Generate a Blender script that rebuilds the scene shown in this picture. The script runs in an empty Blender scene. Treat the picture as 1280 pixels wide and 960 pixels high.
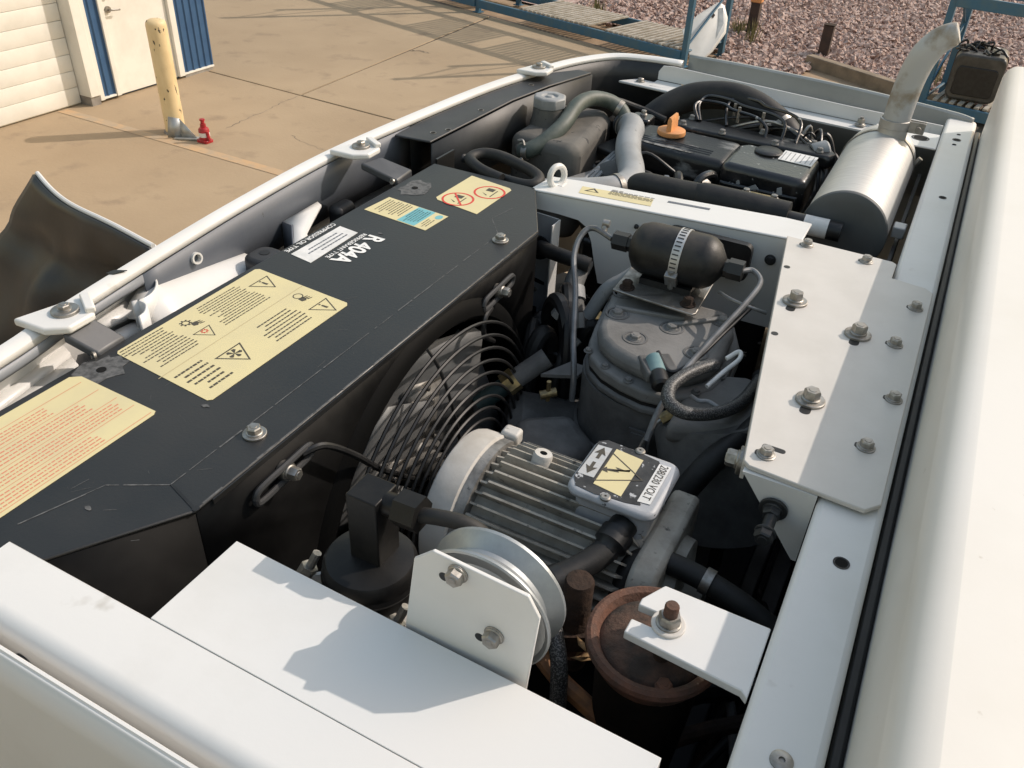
import bpy, bmesh, math, random
from mathutils import Vector, Matrix, Quaternion
random.seed(7)
R = math.radians
V = Vector
sc = bpy.context.scene
C = sc.collection

# ------------------------------------------------------------------ camera, sky, sun, exposure
cam_d = bpy.data.cameras.new('camera'); cam = bpy.data.objects.new('camera', cam_d); C.objects.link(cam)
sc.camera = cam
PITCH, ROLL, YAW = 0.61718, 0.05360, 0.45555
fw = V((-math.sin(YAW)*math.cos(PITCH), math.cos(YAW)*math.cos(PITCH), -math.sin(PITCH)))
rt = V((math.cos(YAW), math.sin(YAW), 0)); up = rt.cross(fw)
r2 = math.cos(ROLL)*rt + math.sin(ROLL)*up; u2 = -math.sin(ROLL)*rt + math.cos(ROLL)*up
m = Matrix((r2, u2, -fw)).transposed().to_4x4(); m.translation = V((0, 0, .56))
cam.matrix_world = m
cam_d.sensor_width = 36; cam_d.lens = 36*1055.45/1280
cam_d.clip_start = .01; cam_d.clip_end = 500

SUN_EL, SUN_AZ = R(39), math.atan2(.714, .70)       # azimuth measured from +X towards +Y
w = bpy.data.worlds.new('World'); sc.world = w; w.use_nodes = True
nt = w.node_tree; bg = nt.nodes['Background']
sky = nt.nodes.new('ShaderNodeTexSky'); sky.sky_type = 'NISHITA'; sky.sun_disc = False
sky.sun_elevation = SUN_EL; sky.sun_rotation = math.pi/2 - SUN_AZ
sky.air_density = 2.4; sky.dust_density = 1.9; sky.ozone_density = 0.35
wb = nt.nodes.new('ShaderNodeMix'); wb.data_type = 'RGBA'; wb.blend_type = 'MULTIPLY'; wb.inputs[0].default_value = 1; wb.inputs[7].default_value = (1.08, 1.0, 1.0, 1)   # white balance of the hazy sky
nt.links.new(sky.outputs[0], wb.inputs[6]); nt.links.new(wb.outputs[2], bg.inputs[0]); bg.inputs[1].default_value = .14
sl = bpy.data.lights.new('sun', 'SUN'); sl.energy = 2.6; sl.angle = R(.6); sl.color = (1, .895, .80)
so = bpy.data.objects.new('sun', sl); C.objects.link(so)
sd = V((math.cos(SUN_AZ)*math.cos(SUN_EL), math.sin(SUN_AZ)*math.cos(SUN_EL), math.sin(SUN_EL)))
so.rotation_euler = sd.to_track_quat('Z', 'Y').to_euler(); so.location = (4, 4, 8)
sc.view_settings.view_transform = 'Standard'; sc.view_settings.look = 'None'
sc.view_settings.exposure = 0.27; sc.view_settings.gamma = 1

# ------------------------------------------------------------------ materials
MATS = {}
def mat(name, col, rough=.5, metal=0., col2=None, vs=8., vmin=.4, vmax=.62, bump=0., bs=60., col3=None, s3=40., t3=.68, w3=.04, coat=0., stretch=None, det=6., rvar=0., spec=None):
    """principled material: base colour, a second colour in soft patches, a third in sharp flecks, fine relief"""
    if name in MATS: return MATS[name]
    mm = bpy.data.materials.new(name); mm.use_nodes = True; N = mm.node_tree.nodes; L = mm.node_tree.links
    b = N['Principled BSDF']
    b.inputs['Roughness'].default_value = rough; b.inputs['Metallic'].default_value = metal
    if coat: b.inputs['Coat Weight'].default_value = coat; b.inputs['Coat Roughness'].default_value = .12
    if spec is not None: b.inputs['Specular IOR Level'].default_value = spec
    b.inputs['Base Color'].default_value = (*col, 1)
    tc = N.new('ShaderNodeTexCoord'); src = tc.outputs['Object']
    if stretch:
        mp = N.new('ShaderNodeMapping'); mp.inputs['Scale'].default_value = stretch
        L.new(src, mp.inputs['Vector']); src = mp.outputs['Vector']
    cur = None
    def noise(s, d=det):
        n = N.new('ShaderNodeTexNoise'); n.inputs['Scale'].default_value = s; n.inputs['Detail'].default_value = d
        n.inputs['Roughness'].default_value = .6; L.new(src, n.inputs['Vector']); return n
    def ramp(n, a, c):
        q = N.new('ShaderNodeMapRange'); q.inputs['From Min'].default_value = a; q.inputs['From Max'].default_value = c
        L.new(n.outputs['Fac'], q.inputs['Value']); return q.outputs['Result']
    def mix(fac, c1, c2):
        x = N.new('ShaderNodeMix'); x.data_type = 'RGBA'
        L.new(fac, x.inputs[0])
        if isinstance(c1, tuple): x.inputs[6].default_value = (*c1, 1)
        else: L.new(c1, x.inputs[6])
        x.inputs[7].default_value = (*c2, 1); return x.outputs[2]
    if col2:
        n1 = noise(vs); f1 = ramp(n1, vmin, vmax); cur = mix(f1, col, col2)
        if rvar:
            q = N.new('ShaderNodeMapRange'); q.inputs['To Min'].default_value = rough; q.inputs['To Max'].default_value = rough+rvar
            L.new(f1, q.inputs['Value']); L.new(q.outputs['Result'], b.inputs['Roughness'])
    if col3:
        n2 = noise(s3, 4); cur = mix(ramp(n2, t3, t3+w3), cur if cur else col, col3)
    if cur: L.new(cur, b.inputs['Base Color'])
    if bump:
        n3 = noise(bs, 5); bp = N.new('ShaderNodeBump'); bp.inputs['Strength'].default_value = bump; bp.inputs['Distance'].default_value = .01
        L.new(n3.outputs['Fac'], bp.inputs['Height']); L.new(bp.outputs['Normal'], b.inputs['Normal'])
    MATS[name] = mm; return mm

WHITE  = mat('white_paint', (.675, .67, .65), .34, col2=(.60, .59, .56), vs=5, vmin=.5, vmax=.78, bump=.02, bs=90, col3=(.50, .48, .44), s3=17, t3=.665, w3=.12)
CREAM  = mat('box_paint', (.665, .65, .615), .42, col2=(.615, .595, .55), vs=3, vmin=.45, vmax=.72, col3=(.5, .47, .42), s3=45, t3=.70, w3=.06, bump=.015, bs=40)
PLATEW = mat('plate_paint', (.60, .57, .525), .4, col2=(.56, .53, .485), vs=14, bump=.02, bs=200, col3=(.45, .43, .4), s3=70, t3=.76)
CHAR   = mat('charcoal_paint', (.0085, .0088, .009), .38, col2=(.024, .0235, .0225), vs=3.5, vmin=.42, vmax=.80, bump=.04, bs=240, col3=(.07, .067, .062), s3=150, t3=.735, w3=.05, rvar=.2, spec=.6)
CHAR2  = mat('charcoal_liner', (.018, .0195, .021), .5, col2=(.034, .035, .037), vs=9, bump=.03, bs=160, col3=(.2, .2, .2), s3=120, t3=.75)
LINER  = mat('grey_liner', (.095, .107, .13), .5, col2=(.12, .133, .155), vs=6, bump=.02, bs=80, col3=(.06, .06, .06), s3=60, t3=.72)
BLACK  = mat('black_plastic', (.006, .006, .0065), .45, col2=(.014, .014, .014), vs=20, bump=.03, bs=200)
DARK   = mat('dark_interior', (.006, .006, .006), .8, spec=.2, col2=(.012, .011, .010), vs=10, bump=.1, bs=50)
RUBBER = mat('rubber_hose', (.010, .010, .0105), .55, spec=.4, col2=(.034, .033, .03), vs=18, vmin=.4, vmax=.75, bump=.06, bs=140, rvar=.2)
DUSTY  = mat('dusty_plastic', (.085, .08, .071), .75, col2=(.15, .14, .122), vs=14, vmin=.35, vmax=.7, bump=.05, bs=120, col3=(.03, .03, .03), s3=40, t3=.66)
ENGINE = mat('engine_paint', (.004, .0045, .005), .3, col2=(.014, .014, .015), vs=16, bump=.12, bs=110, col3=(.30, .30, .29), s3=40, t3=.645, w3=.02, coat=.3)
VALVE  = mat('valve_cover_paint', (.007, .0075, .008), .4, col2=(.18, .18, .175), vs=24, vmin=.55, vmax=.66, bump=.1, bs=130, stretch=(.5, 1, 1))
STEEL  = mat('zinc_steel', (.40, .385, .36), .42, 1., col2=(.27, .255, .23), vs=60, bump=.05, bs=260, rvar=.2)
ZINC   = mat('zinc_pulley', (.38, .40, .41), .45, .8, col2=(.30, .32, .33), vs=22, bump=.03, bs=120, rvar=.15)
ALU    = mat('cast_aluminium', (.30, .29, .27), .55, .6, col2=(.13, .125, .115), vs=30, vmin=.42, vmax=.66, bump=.12, bs=180, col3=(.05, .05, .05), s3=90, t3=.64, w3=.06)
MOTOR  = mat('motor_paint', (.36, .34, .295), .65, col2=(.20, .185, .155), vs=26, vmin=.4, vmax=.68, bump=.1, bs=200, col3=(.085, .082, .075), s3=80, t3=.62, w3=.1)
BELL   = mat('motor_bell', (.52, .50, .46), .55, col2=(.40, .37, .32), vs=16, vmin=.45, vmax=.7, bump=.05, bs=120, col3=(.16, .14, .11), s3=70, t3=.7)
CAST   = mat('grey_cast_iron', (.15, .149, .145), .62, spec=.3, col2=(.09, .089, .086), vs=14, bump=.14, bs=190, col3=(.16, .16, .155), s3=80, t3=.72)
CASTL  = mat('grey_cast_head', (.21, .205, .195), .6, spec=.3, col2=(.135, .132, .125), vs=12, vmin=.38, vmax=.66, bump=.1, bs=190, col3=(.06, .06, .06), s3=60, t3=.7)
RUST   = mat('rusty_iron', (.15, .068, .042), .85, col2=(.075, .045, .033), vs=26, vmin=.4, vmax=.62, bump=.35, bs=120, col3=(.28, .17, .11), s3=60, t3=.66)
RUSTD  = mat('shaded_dark_rust', (.028, .020, .016), .85, spec=.2, col2=(.055, .034, .024), vs=34, bump=.35, bs=140)  # rust, darkened further for the shade around the valve stem
STAIN  = mat('stainless', (.60, .595, .58), .52, .9, col2=(.53, .525, .51), vs=9, bump=.02, bs=60, stretch=(3, 30, 3), rvar=.12)
STACK  = mat('exhaust_steel', (.46, .46, .45), .55, .35, col2=(.30, .245, .175), vs=15, vmin=.52, vmax=.70, bump=.07, bs=90, rvar=.25)
GREYH  = mat('grey_silicone', (.30, .31, .315), .55, col2=(.23, .235, .235), vs=14, bump=.03, bs=90, col3=(.14, .14, .135), s3=50, t3=.7)
GREENH = mat('green_rubber', (.045, .06, .05), .55, col2=(.10, .115, .10), vs=16, bump=.04, bs=120)
BRASS  = mat('brass', (.50, .38, .18), .4, .9, col2=(.25, .2, .12), vs=60, rvar=.2)
TEAL   = mat('teal_plastic', (.13, .23, .24), .45, col2=(.19, .28, .28), vs=30)
ORANGE = mat('orange_plastic', (.68, .30, .10), .55, col2=(.55, .25, .10), vs=30, bump=.03, bs=80)
YELLOW = mat('yellow_vinyl', (.64, .56, .31), .5, col2=(.58, .51, .30), vs=12, vmin=.42, vmax=.68, col3=(.5, .44, .28), s3=60, t3=.74, bump=.02, bs=40)
PAPER  = mat('white_vinyl', (.72, .71, .69), .5, col2=(.6, .6, .58), vs=50)
INK    = mat('black_ink', (.06, .052, .038), .6)
INKR   = mat('red_ink', (.60, .21, .13), .6)
INKRR  = mat('signal_red_ink', (.58, .05, .035), .6)
INKW   = mat('white_ink', (.75, .75, .73), .6, col2=(.5, .5, .49), vs=90, vmin=.55, vmax=.7)
INKT   = mat('teal_ink', (.16, .42, .46), .6)
WORN   = mat('bare_wear', (.12, .12, .118), .6, col2=(.05, .05, .05), vs=120)
ORW    = mat('amber_wire', (.30, .13, .04), .6, col2=(.16, .08, .04), vs=40)
MESHW  = mat('braided_sleeve', (.02, .02, .02), .5, col2=(.16, .16, .155), vs=650, vmin=.5, vmax=.6, det=2)
# ------------------------------------------------------------------ mesh helpers
def cr(pts, n):
    """Catmull-Rom resample"""
    P = [V(p) for p in pts]; P = [2*P[0]-P[1]] + P + [2*P[-1]-P[-2]]; out = []
    for i in range(1, len(P)-2):
        a, b, c, d = P[i-1:i+3]
        for k in range(n):
            t = k/n; out.append(.5*((2*b)+(c-a)*t+(2*a-5*b+4*c-d)*t*t+(3*b-a-3*c+d)*t**3))
    out.append(P[-2]); return out
def basis(ax):
    ax = V(ax).normalized(); t = V((0, 0, 1)) if abs(ax.z) < .9 else V((1, 0, 0))
    u = ax.cross(t).normalized(); return u, ax.cross(u).normalized(), ax
class G:
    def __init__(s): s.v = []; s.f = []
    def add(s, vs, fs):
        o = len(s.v); s.v += [tuple(q) for q in vs]; s.f += [[o+i for i in f] for f in fs]; return s
    def box(s, a, b):
        x0, y0, z0 = [min(a[i], b[i]) for i in range(3)]; x1, y1, z1 = [max(a[i], b[i]) for i in range(3)]
        return s.add([(x0,y0,z0),(x1,y0,z0),(x1,y1,z0),(x0,y1,z0),(x0,y0,z1),(x1,y0,z1),(x1,y1,z1),(x0,y1,z1)],
                     [(0,3,2,1),(4,5,6,7),(0,1,5,4),(1,2,6,5),(2,3,7,6),(3,0,4,7)])
    def obox(s, c, X, Y, Z):
        """box from centre and three half-axis vectors"""
        c, X, Y, Z = V(c), V(X), V(Y), V(Z)
        vs = [c+a*X+b*Y+d*Z for d in (-1, 1) for a, b in ((-1,-1),(1,-1),(1,1),(-1,1))]
        return s.add(vs, [(0,3,2,1),(4,5,6,7),(0,1,5,4),(1,2,6,5),(2,3,7,6),(3,0,4,7)])
    def prism(s, pts, d0, d1, pl='z'):
        """extrude a 2-D outline; pl names the extrusion axis"""
        f = {'z': lambda p, d: (p[0], p[1], d), 'y': lambda p, d: (p[0], d, p[1]), 'x': lambda p, d: (d, p[0], p[1])}[pl]
        n = len(pts); vs = [f(p, d0) for p in pts] + [f(p, d1) for p in pts]
        return s.add(vs, [list(range(n))[::-1], list(range(n, 2*n))] + [(i, (i+1) % n, n+(i+1) % n, n+i) for i in range(n)])
    def lathe(s, prof, o, ax, n=32, cap0=True, cap1=True, closed=False):
        """prof: (radius, distance along axis)"""
        u, v, a = basis(ax); o = V(o); vs = []; fs = []; k = len(prof)
        for r, t in prof:
            for i in range(n):
                q = 2*math.pi*i/n; vs.append(o+a*t+r*(math.cos(q)*u+math.sin(q)*v))
        for j in range(k if closed else k-1):
            j2 = (j+1) % k
            for i in range(n): fs.append((j*n+i, j*n+(i+1) % n, j2*n+(i+1) % n, j2*n+i))
        if not closed:
            if cap0: fs.append(tuple(range(n))[::-1])
            if cap1: fs.append(tuple(range((k-1)*n, k*n)))
        return s.add(vs, fs)
    def cyl(s, a, b, r, r1=None, n=24):
        a, b = V(a), V(b); return s.lathe([(r, 0), (r if r1 is None else r1, (b-a).length)], a, b-a, n)
    def hexa(s, a, b, r): return s.cyl(a, b, r, n=6)
    def tube(s, pts, r, n=10, k=6, smooth=True, closed=False):
        P = cr(pts, k) if smooth else [V(p) for p in pts]
        if closed: P = P[:-1] if (P[0]-P[-1]).length < 1e-6 else P
        m = len(P); vs = []; fs = []; nrm = None
        for i, p in enumerate(P):
            t = ((P[(i+1) % m] if closed else P[min(i+1, m-1)])-(P[i-1] if (closed or i) else P[0])).normalized()
            if nrm is None: nrm = basis(t)[0]
            nrm = (nrm-t*nrm.dot(t)).normalized(); bn = t.cross(nrm)
            rr = r if not isinstance(r, (list, tuple)) else (lambda x: r[int(x)]+(r[min(int(x)+1, len(r)-1)]-r[int(x)])*(x-int(x)))(i/(m-1)*(len(r)-1))
            for j in range(n):
                q = 2*math.pi*j/n; vs.append(p+rr*(math.cos(q)*nrm+math.sin(q)*bn))
        for i in range(m if closed else m-1):
            i2 = (i+1) % m
            for j in range(n): fs.append((i*n+j, i*n+(j+1) % n, i2*n+(j+1) % n, i2*n+j))
        if not closed: fs += [tuple(range(n))[::-1], tuple(range((m-1)*n, m*n))]
        return s.add(vs, fs)
    def grid(s, rows):
        n = len(rows[0]); return s.add([p for r in rows for p in r], [(j*n+i, j*n+i+1, (j+1)*n+i+1, (j+1)*n+i) for j in range(len(rows)-1) for i in range(n-1)])
    def mesh(s, name, angle=35):
        me = bpy.data.meshes.new(name); me.from_pydata(s.v, [], s.f); me.update()
        bm = bmesh.new(); bm.from_mesh(me); bmesh.ops.recalc_face_normals(bm, faces=bm.faces); bm.to_mesh(me); bm.free()
        me.polygons.foreach_set('use_smooth', [True]*len(me.polygons)); me.set_sharp_from_angle(angle=R(angle)); return me

def tag(o, label, cat, group=None, kind=None):
    if label: o['label'] = label
    if cat: o['category'] = cat
    if group: o['group'] = group
    if kind: o['kind'] = kind
    return o
def thing(name, label, cat, loc=(0, 0, 0), group=None):
    o = bpy.data.objects.new(name, None); C.objects.link(o); o.location = loc; o.empty_display_size = .05
    return tag(o, label, cat, group)
def adopt(o, parent):
    """world-space child of a thing (an Empty that is only translated) or of a world-space part"""
    if parent is not None:
        o.parent = parent
        if parent.type == 'EMPTY': o.matrix_parent_inverse = Matrix.Translation(-V(parent.location))
    return o
def obj(name, g, mt, parent=None, bevel=0, seg=2, angle=35, solid=0, label=None):
    me = g.mesh(name, angle) if isinstance(g, G) else g
    if not me.materials: me.materials.append(mt)
    o = bpy.data.objects.new(name, me); C.objects.link(o); adopt(o, parent)
    if solid:
        q = o.modifiers.new('solid', 'SOLIDIFY'); q.thickness = solid; q.offset = -1
    if bevel:
        q = o.modifiers.new('bevel', 'BEVEL'); q.width = bevel; q.segments = seg; q.limit_method = 'ANGLE'; q.angle_limit = R(40)
    if label: o['label'] = label
    return o
def struct(name, g, mt, **k):
    o = obj(name, g, mt, **k); o['kind'] = 'structure'; return o
CACHE = {}
def bolt(parent, loc, ax=(0, 0, 1), af=.016, h=.009, wr=.013, wt=.0022, mt=None, wm=None, stud=0, rot=None, flange=True, name='bolt'):
    """hex bolt (> washer) seated at loc, pointing along ax; world-space loc"""
    mt = mt or STEEL; wm = wm or mt; key = (round(af, 5), h, wr, wt, mt.name, wm.name, stud, flange)
    if key not in CACHE:
        g = G(); r = af/2/math.cos(math.pi/6)
        g.lathe([(r, wt), (r, wt+h*.82), (r*.86, wt+h)], (0,0,0), (0,0,1), 6)
        if flange: g.lathe([(r*1.12, wt*.9), (r*1.1, wt+h*.12), (r*.98, wt+h*.2)], (0,0,0), (0,0,1), 20)
        if stud: g.cyl((0,0,wt+h*.9), (0,0,wt+h+stud), af*.3, n=12)
        else: g.lathe([(r*.5, wt+h), (r*.46, wt+h+.0006)], (0,0,0), (0,0,1), 12)
        gw = G().lathe([(wr, 0), (wr, wt*.8), (wr*.94, wt), (af*.3, wt)], (0,0,0), (0,0,1), 28)
        a, b = g.mesh('bolt', 30), gw.mesh('washer', 30); a.materials.append(mt); b.materials.append(wm); CACHE[key] = (a, b)
    a, b = CACHE[key]
    o = bpy.data.objects.new(name, a); C.objects.link(o); adopt(o, parent)
    q = V(ax).to_track_quat('Z', 'Y') @ Quaternion((0,0,1), random.uniform(0, 1) if rot is None else rot)
    o.rotation_mode = 'QUATERNION'; o.rotation_quaternion = q; o.location = loc
    if parent is not None and parent.type == 'MESH': pass
    w_ = bpy.data.objects.new('washer', b); C.objects.link(w_); w_.parent = o
    return o
def disc(parent, loc, r, mt, ax=(0, 0, 1), t=.0006, name='hole', n=20, sx=1.):
    """rim of a drilled hole, set a hair proud of its sheet"""
    g = G().lathe([(r*1.0, -t), (r, t), (r*.8, t*.6), (r*.78, -t)], (0,0,0), (0,0,1), n)
    me = g.mesh(name); me.materials.append(mt)
    o = bpy.data.objects.new(name, me); C.objects.link(o); adopt(o, parent)
    o.rotation_mode = 'QUATERNION'; o.rotation_quaternion = V(ax).to_track_quat('Z', 'Y'); o.location = loc; o.scale = (sx, 1, 1)
    return o
def text(parent, body, x, y, z, size, mt, sx=1., off=0., name='lettering'):
    """flat lettering that reads along -Y with its top towards +X"""
    cu = bpy.data.curves.new('t', 'FONT'); cu.body = body; cu.size = size; cu.offset = off
    ob = bpy.data.objects.new('t', cu); me = bpy.data.meshes.new_from_object(ob)
    bpy.data.objects.remove(ob)
    M_ = Matrix.Translation((x, y, z)) @ Matrix.Rotation(-math.pi/2, 4, 'Z') @ Matrix.Diagonal((sx, 1, 1, 1))
    me.transform(M_); me.materials.clear(); me.materials.append(mt); me.name = name
    o = bpy.data.objects.new(name, me); C.objects.link(o); return adopt(o, parent)
def flat(pts, z, t=.0004): return G().prism(pts, z, z+t)
def lines(x0, x1, y0, y1, n, z, fill=.62, ragged=True, h=.34, wl=(.002, .007)):
    """rows of small print: reading along -Y, rows stacked from +X down; y0 > y1"""
    g = G(); st = (x1-x0)/n
    for i in range(n):
        xc = x1-st*(i+.5); y = y0-random.choice((0, 0, .004)); end = y1+(random.uniform(0, .35)*(y0-y1) if ragged else 0)
        while y > end:
            L_ = random.uniform(*wl); g.add([(xc-st*h/2, y, z), (xc+st*h/2, y, z), (xc+st*h/2, max(y-L_, y1), z), (xc-st*h/2, max(y-L_, y1), z)], [(0,1,2,3)]); y -= L_+.0011
    return g
def tri_ring(cx, cy, s, z, w_=.16):
    """warning triangle outline, apex to +X"""
    def tri(q): return [(cx+q*s, cy), (cx-q*s*.55, cy+q*s*.9), (cx-q*s*.55, cy-q*s*.9)]
    a, b = tri(1), tri(1-w_*2); return G().add([(*p, z) for p in a+b], [(0,1,4,3),(1,2,5,4),(2,0,3,5)])
def ring2(cx, cy, r, w_, z, n=36):
    vs = [(cx+q*math.cos(2*math.pi*i/n), cy+q*math.sin(2*math.pi*i/n), z) for q in (r, r-w_) for i in range(n)]
    return G().add(vs, [(i, (i+1) % n, n+(i+1) % n, n+i) for i in range(n)])
def arc(cx, cy, r, a0, a1, n): return [(cx+r*math.cos(R(a0+(a1-a0)*i/n)), cy+r*math.sin(R(a0+(a1-a0)*i/n))) for i in range(n+1)]
def rrect(x0, x1, y0, y1, r, n=5):
    return arc(x1-r, y1-r, r, 0, 90, n)+arc(x0+r, y1-r, r, 90, 180, n)+arc(x0+r, y0+r, r, 180, 270, n)+arc(x1-r, y0+r, r, 270, 360, n)
# ------------------------------------------------------------------ yard: ground, slabs, gravel, building, racks
GZ = -2.64
CONC = mat('yard_concrete', (.385, .29, .185), .85, col2=(.325, .24, .15), vs=.55, vmin=.35, vmax=.68, bump=.25, bs=30, col3=(.27, .20, .13), s3=2.3, t3=.57, w3=.16)
JOINT = mat('joint_filler', (.10, .085, .065), .95, col2=(.06, .05, .04), vs=6)
SOIL = mat('sandy_soil', (.36, .255, .16), .95, col2=(.25, .17, .105), vs=2.4, bump=.5, bs=9, col3=(.17, .12, .08), s3=7, t3=.62, w3=.08)
LINEP = mat('faded_line_paint', (.50, .33, .18), .85, col2=(.385, .30, .205), vs=5, vmin=.38, vmax=.60, bump=.06, bs=30)
ROCK = mat('red_gravel', (.30, .19, .155), .9, col2=(.50, .385, .335), vs=14, vmin=.42, vmax=.58, bump=.3, bs=50, col3=(.13, .08, .065), s3=19, t3=.58, w3=.05)
BLUEW = mat('blue_siding', (.028, .085, .19), .45, col2=(.035, .10, .21), vs=5, bump=.02, bs=30)
BLUER = mat('blue_rack_paint', (.035, .12, .20), .5, col2=(.06, .13, .18), vs=7, bump=.05, bs=40, col3=(.25, .24, .22), s3=12, t3=.72)
DOORW = mat('door_white', (.76, .74, .68), .45, col2=(.68, .66, .6), vs=2.5)
FOUND = mat('foundation_concrete', (.30, .28, .25), .9, col2=(.2, .18, .16), vs=5, bump=.2, bs=30)
POSTY = mat('bollard_paint', (.72, .57, .33), .5, col2=(.64, .49, .27), vs=5, bump=.04, bs=25, col3=(.04, .035, .03), s3=13, t3=.635, w3=.012, stretch=(1.6, 1.6, .7))
GALV = mat('galvanised_sheet', (.42, .43, .42), .45, .6, col2=(.32, .33, .32), vs=10)
REDJ = mat('red_jack_paint', (.42, .02, .03), .4, col2=(.28, .015, .02), vs=30)
SLAT = mat('weathered_slat', (.40, .37, .32), .8, col2=(.28, .25, .2), vs=6, bump=.2, bs=40)
TIMB = mat('weathered_kerb', (.27, .21, .15), .9, col2=(.18, .14, .10), vs=4, bump=.3, bs=20)
POSTB = mat('brown_post', (.065, .038, .03), .8, col2=(.04, .026, .022), vs=9, bump=.1, bs=30)
GRASS = mat('dry_weed', (.13, .13, .045), .8, col2=(.26, .21, .10), vs=12)
TANKG = mat('plastic_tank', (.035, .033, .03), .45, col2=(.075, .07, .062), vs=5, bump=.08, bs=20)

ground = struct('ground', G().add([(-150,-120,GZ-.03),(150,-120,GZ-.03),(150,180,GZ-.03),(-150,180,GZ-.03)], [(0,1,2,3)]), SOIL)
# concrete pavement: filler sheet and the slabs that lie on it
pave = struct('concrete_pavement', G().add([(-16,-12,GZ-.012),(10,-12,GZ-.012),(7,11.9,GZ-.012),(-3.6,12.25,GZ-.012),(-9,13.9,GZ-.012),(-16,15.6,GZ-.012)], [(0,1,2,3,4,5)]), JOINT)
O0 = V((-7.03, 8.07)); e1 = V((1, -.07)); e2 = V((-.058, 1))
def slab(a0, a1, b0, b1, gap=.012, clip=None):
    q = [O0+e1*a+e2*b for a, b in ((a0+gap, b0+gap), (a1-gap, b0+gap), (a1-gap, b1-gap), (a0+gap, b1-gap))]
    if clip: q[2] = V(clip[0]); q[3] = V(clip[1])
    obj('slab', G().prism([tuple(p) for p in q], GZ-.1, GZ), CONC, pave, bevel=.006, seg=1)
slab(-9.2, 6.4, -9.5, 0); slab(6.4, 14, -9.5, 0); slab(-9.2, 6.4, -19, -9.5)
slab(-9.2, -4.6, 0, 5.6, clip=((-12.0, 14.5), (-16, 15.6)))
slab(-4.6, 0, 0, 5, clip=((-7.3, 13.28), (-11.95, 14.5)))
slab(0, 4.6, 0, 4, clip=((-2.75, 11.9), (-7.25, 13.26)))
slab(4.6, 9.2, 0, 4)
obj('painted_line', G().add([(-8.76, 6.03, GZ+.004), (-4.6, 5.93, GZ+.004), (-4.6, 6.05, GZ+.004), (-8.76, 6.15, GZ+.004)], [(0,1,2,3)]), LINEP, pave)

CRK = mat('concrete_crack', (.17,.135,.10), .95, col2=(.30,.24,.17), vs=5, vmin=.4, vmax=.6)
def crack(pts, w_):
    g = G(); P = []
    for a, b in zip(pts, pts[1:]):
        a, b = V(a), V(b)
        for k in range(12): P.append(a+(b-a)*k/12+V((random.uniform(-.02,.02), random.uniform(-.02,.02))))
    for a, b in zip(P, P[1:]):
        n_ = V((-(b-a).y, (b-a).x)).normalized()*w_*random.uniform(.3, 1); g.add([(*(a-n_), GZ+.0012), (*(b-n_), GZ+.0012), (*(b+n_), GZ+.0012), (*(a+n_), GZ+.0012)], [(0,1,2,3)])
    obj('crack', g, CRK, pave)
crack([(-7.03,8.04),(-6.96,7.2),(-6.9,6.6)], .008); crack([(-6.2,6.9),(-5.7,6.75),(-5.4,6.8)], .006); crack([(-7.14,10.6),(-7.0,10.7),(-6.85,10.66)], .02)
def in_gravel(x, y):
    if x < -3.25: return y > 13.45-.285*(x+3.57)
    if x < -2.0: return y > 12.15+.35*(x+3)+.25*math.sin(x*9)
    return y > 13.62-.56*(x+2.06)+.12
vs, fs = [], []
n_r = 0
for _ in range(60000):
    x, y = random.uniform(-8, 2.6), random.uniform(11.6, 22.5)
    if not in_gravel(x, y) or x > .3+.12*(y-11) or x < -4.2-.35*(22.5-y)*.9: continue
    if x < -3.2 and random.random() < .25: continue
    s = .022+.055*random.random()**1.6; o = len(vs); n_r += 1
    q = Quaternion((random.uniform(-1,1), random.uniform(-1,1), random.uniform(-1,1), random.uniform(-1,1))).normalized()
    for p in ((1,.1,0),(-.9,0,.2),(0,1,.1),(.1,-.9,0),(0,.2,.7),(.1,0,-.7),(.6,.5,.4)):
        d = q @ V(p)*s*random.uniform(.8, 1.2); vs.append((x+d.x*1.15, y+d.y*1.15, GZ+.02+random.uniform(-.01,.03)+d.z*.8))
    fs += [[o+a for a in f] for f in ((0,2,6),(2,4,6),(4,0,6),(2,1,4),(1,3,4),(3,0,4),(2,0,5),(1,2,5),(3,1,5),(0,3,5))]
    if n_r > 15000: break
me = bpy.data.meshes.new('gravel'); me.from_pydata(vs, [], fs); me.update(); me.materials.append(ROCK)
grv = bpy.data.objects.new('gravel_bed', me); C.objects.link(grv)
tag(grv, 'reddish crushed stone gravel bed behind the racks', 'gravel', kind='stuff')
gb = G().add([(-14,16.6,GZ+.004),(-3.25,13.5,GZ+.004),(-3,12.3,GZ+.004),(-2.05,12.6,GZ+.004),(-2.05,13.66,GZ+.004),(3,10.9,GZ+.004),(14,8,GZ+.004),(30,60,GZ+.004),(-40,60,GZ+.004)], [tuple(range(9))])
struct('gravel_ground', gb, ROCK)
kt = thing('landscape_kerb', 'low weathered kerb beam between the gravel and the sandy strip', 'kerb', (-1.2, 13.1, GZ))
for k in range(3):
    a = V((-2.06+1.36*k, 13.6-.76*k)); b = a+V((1.34, -.75)); t = (b-a).normalized(); nn = V((-t.y, t.x))
    obj('beam', G().obox((*((a+b)/2), GZ+.05), (*(t*(b-a).length/2), 0), (*(nn*.075), 0), (0, 0, .09)), TIMB, kt, bevel=.012)
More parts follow.
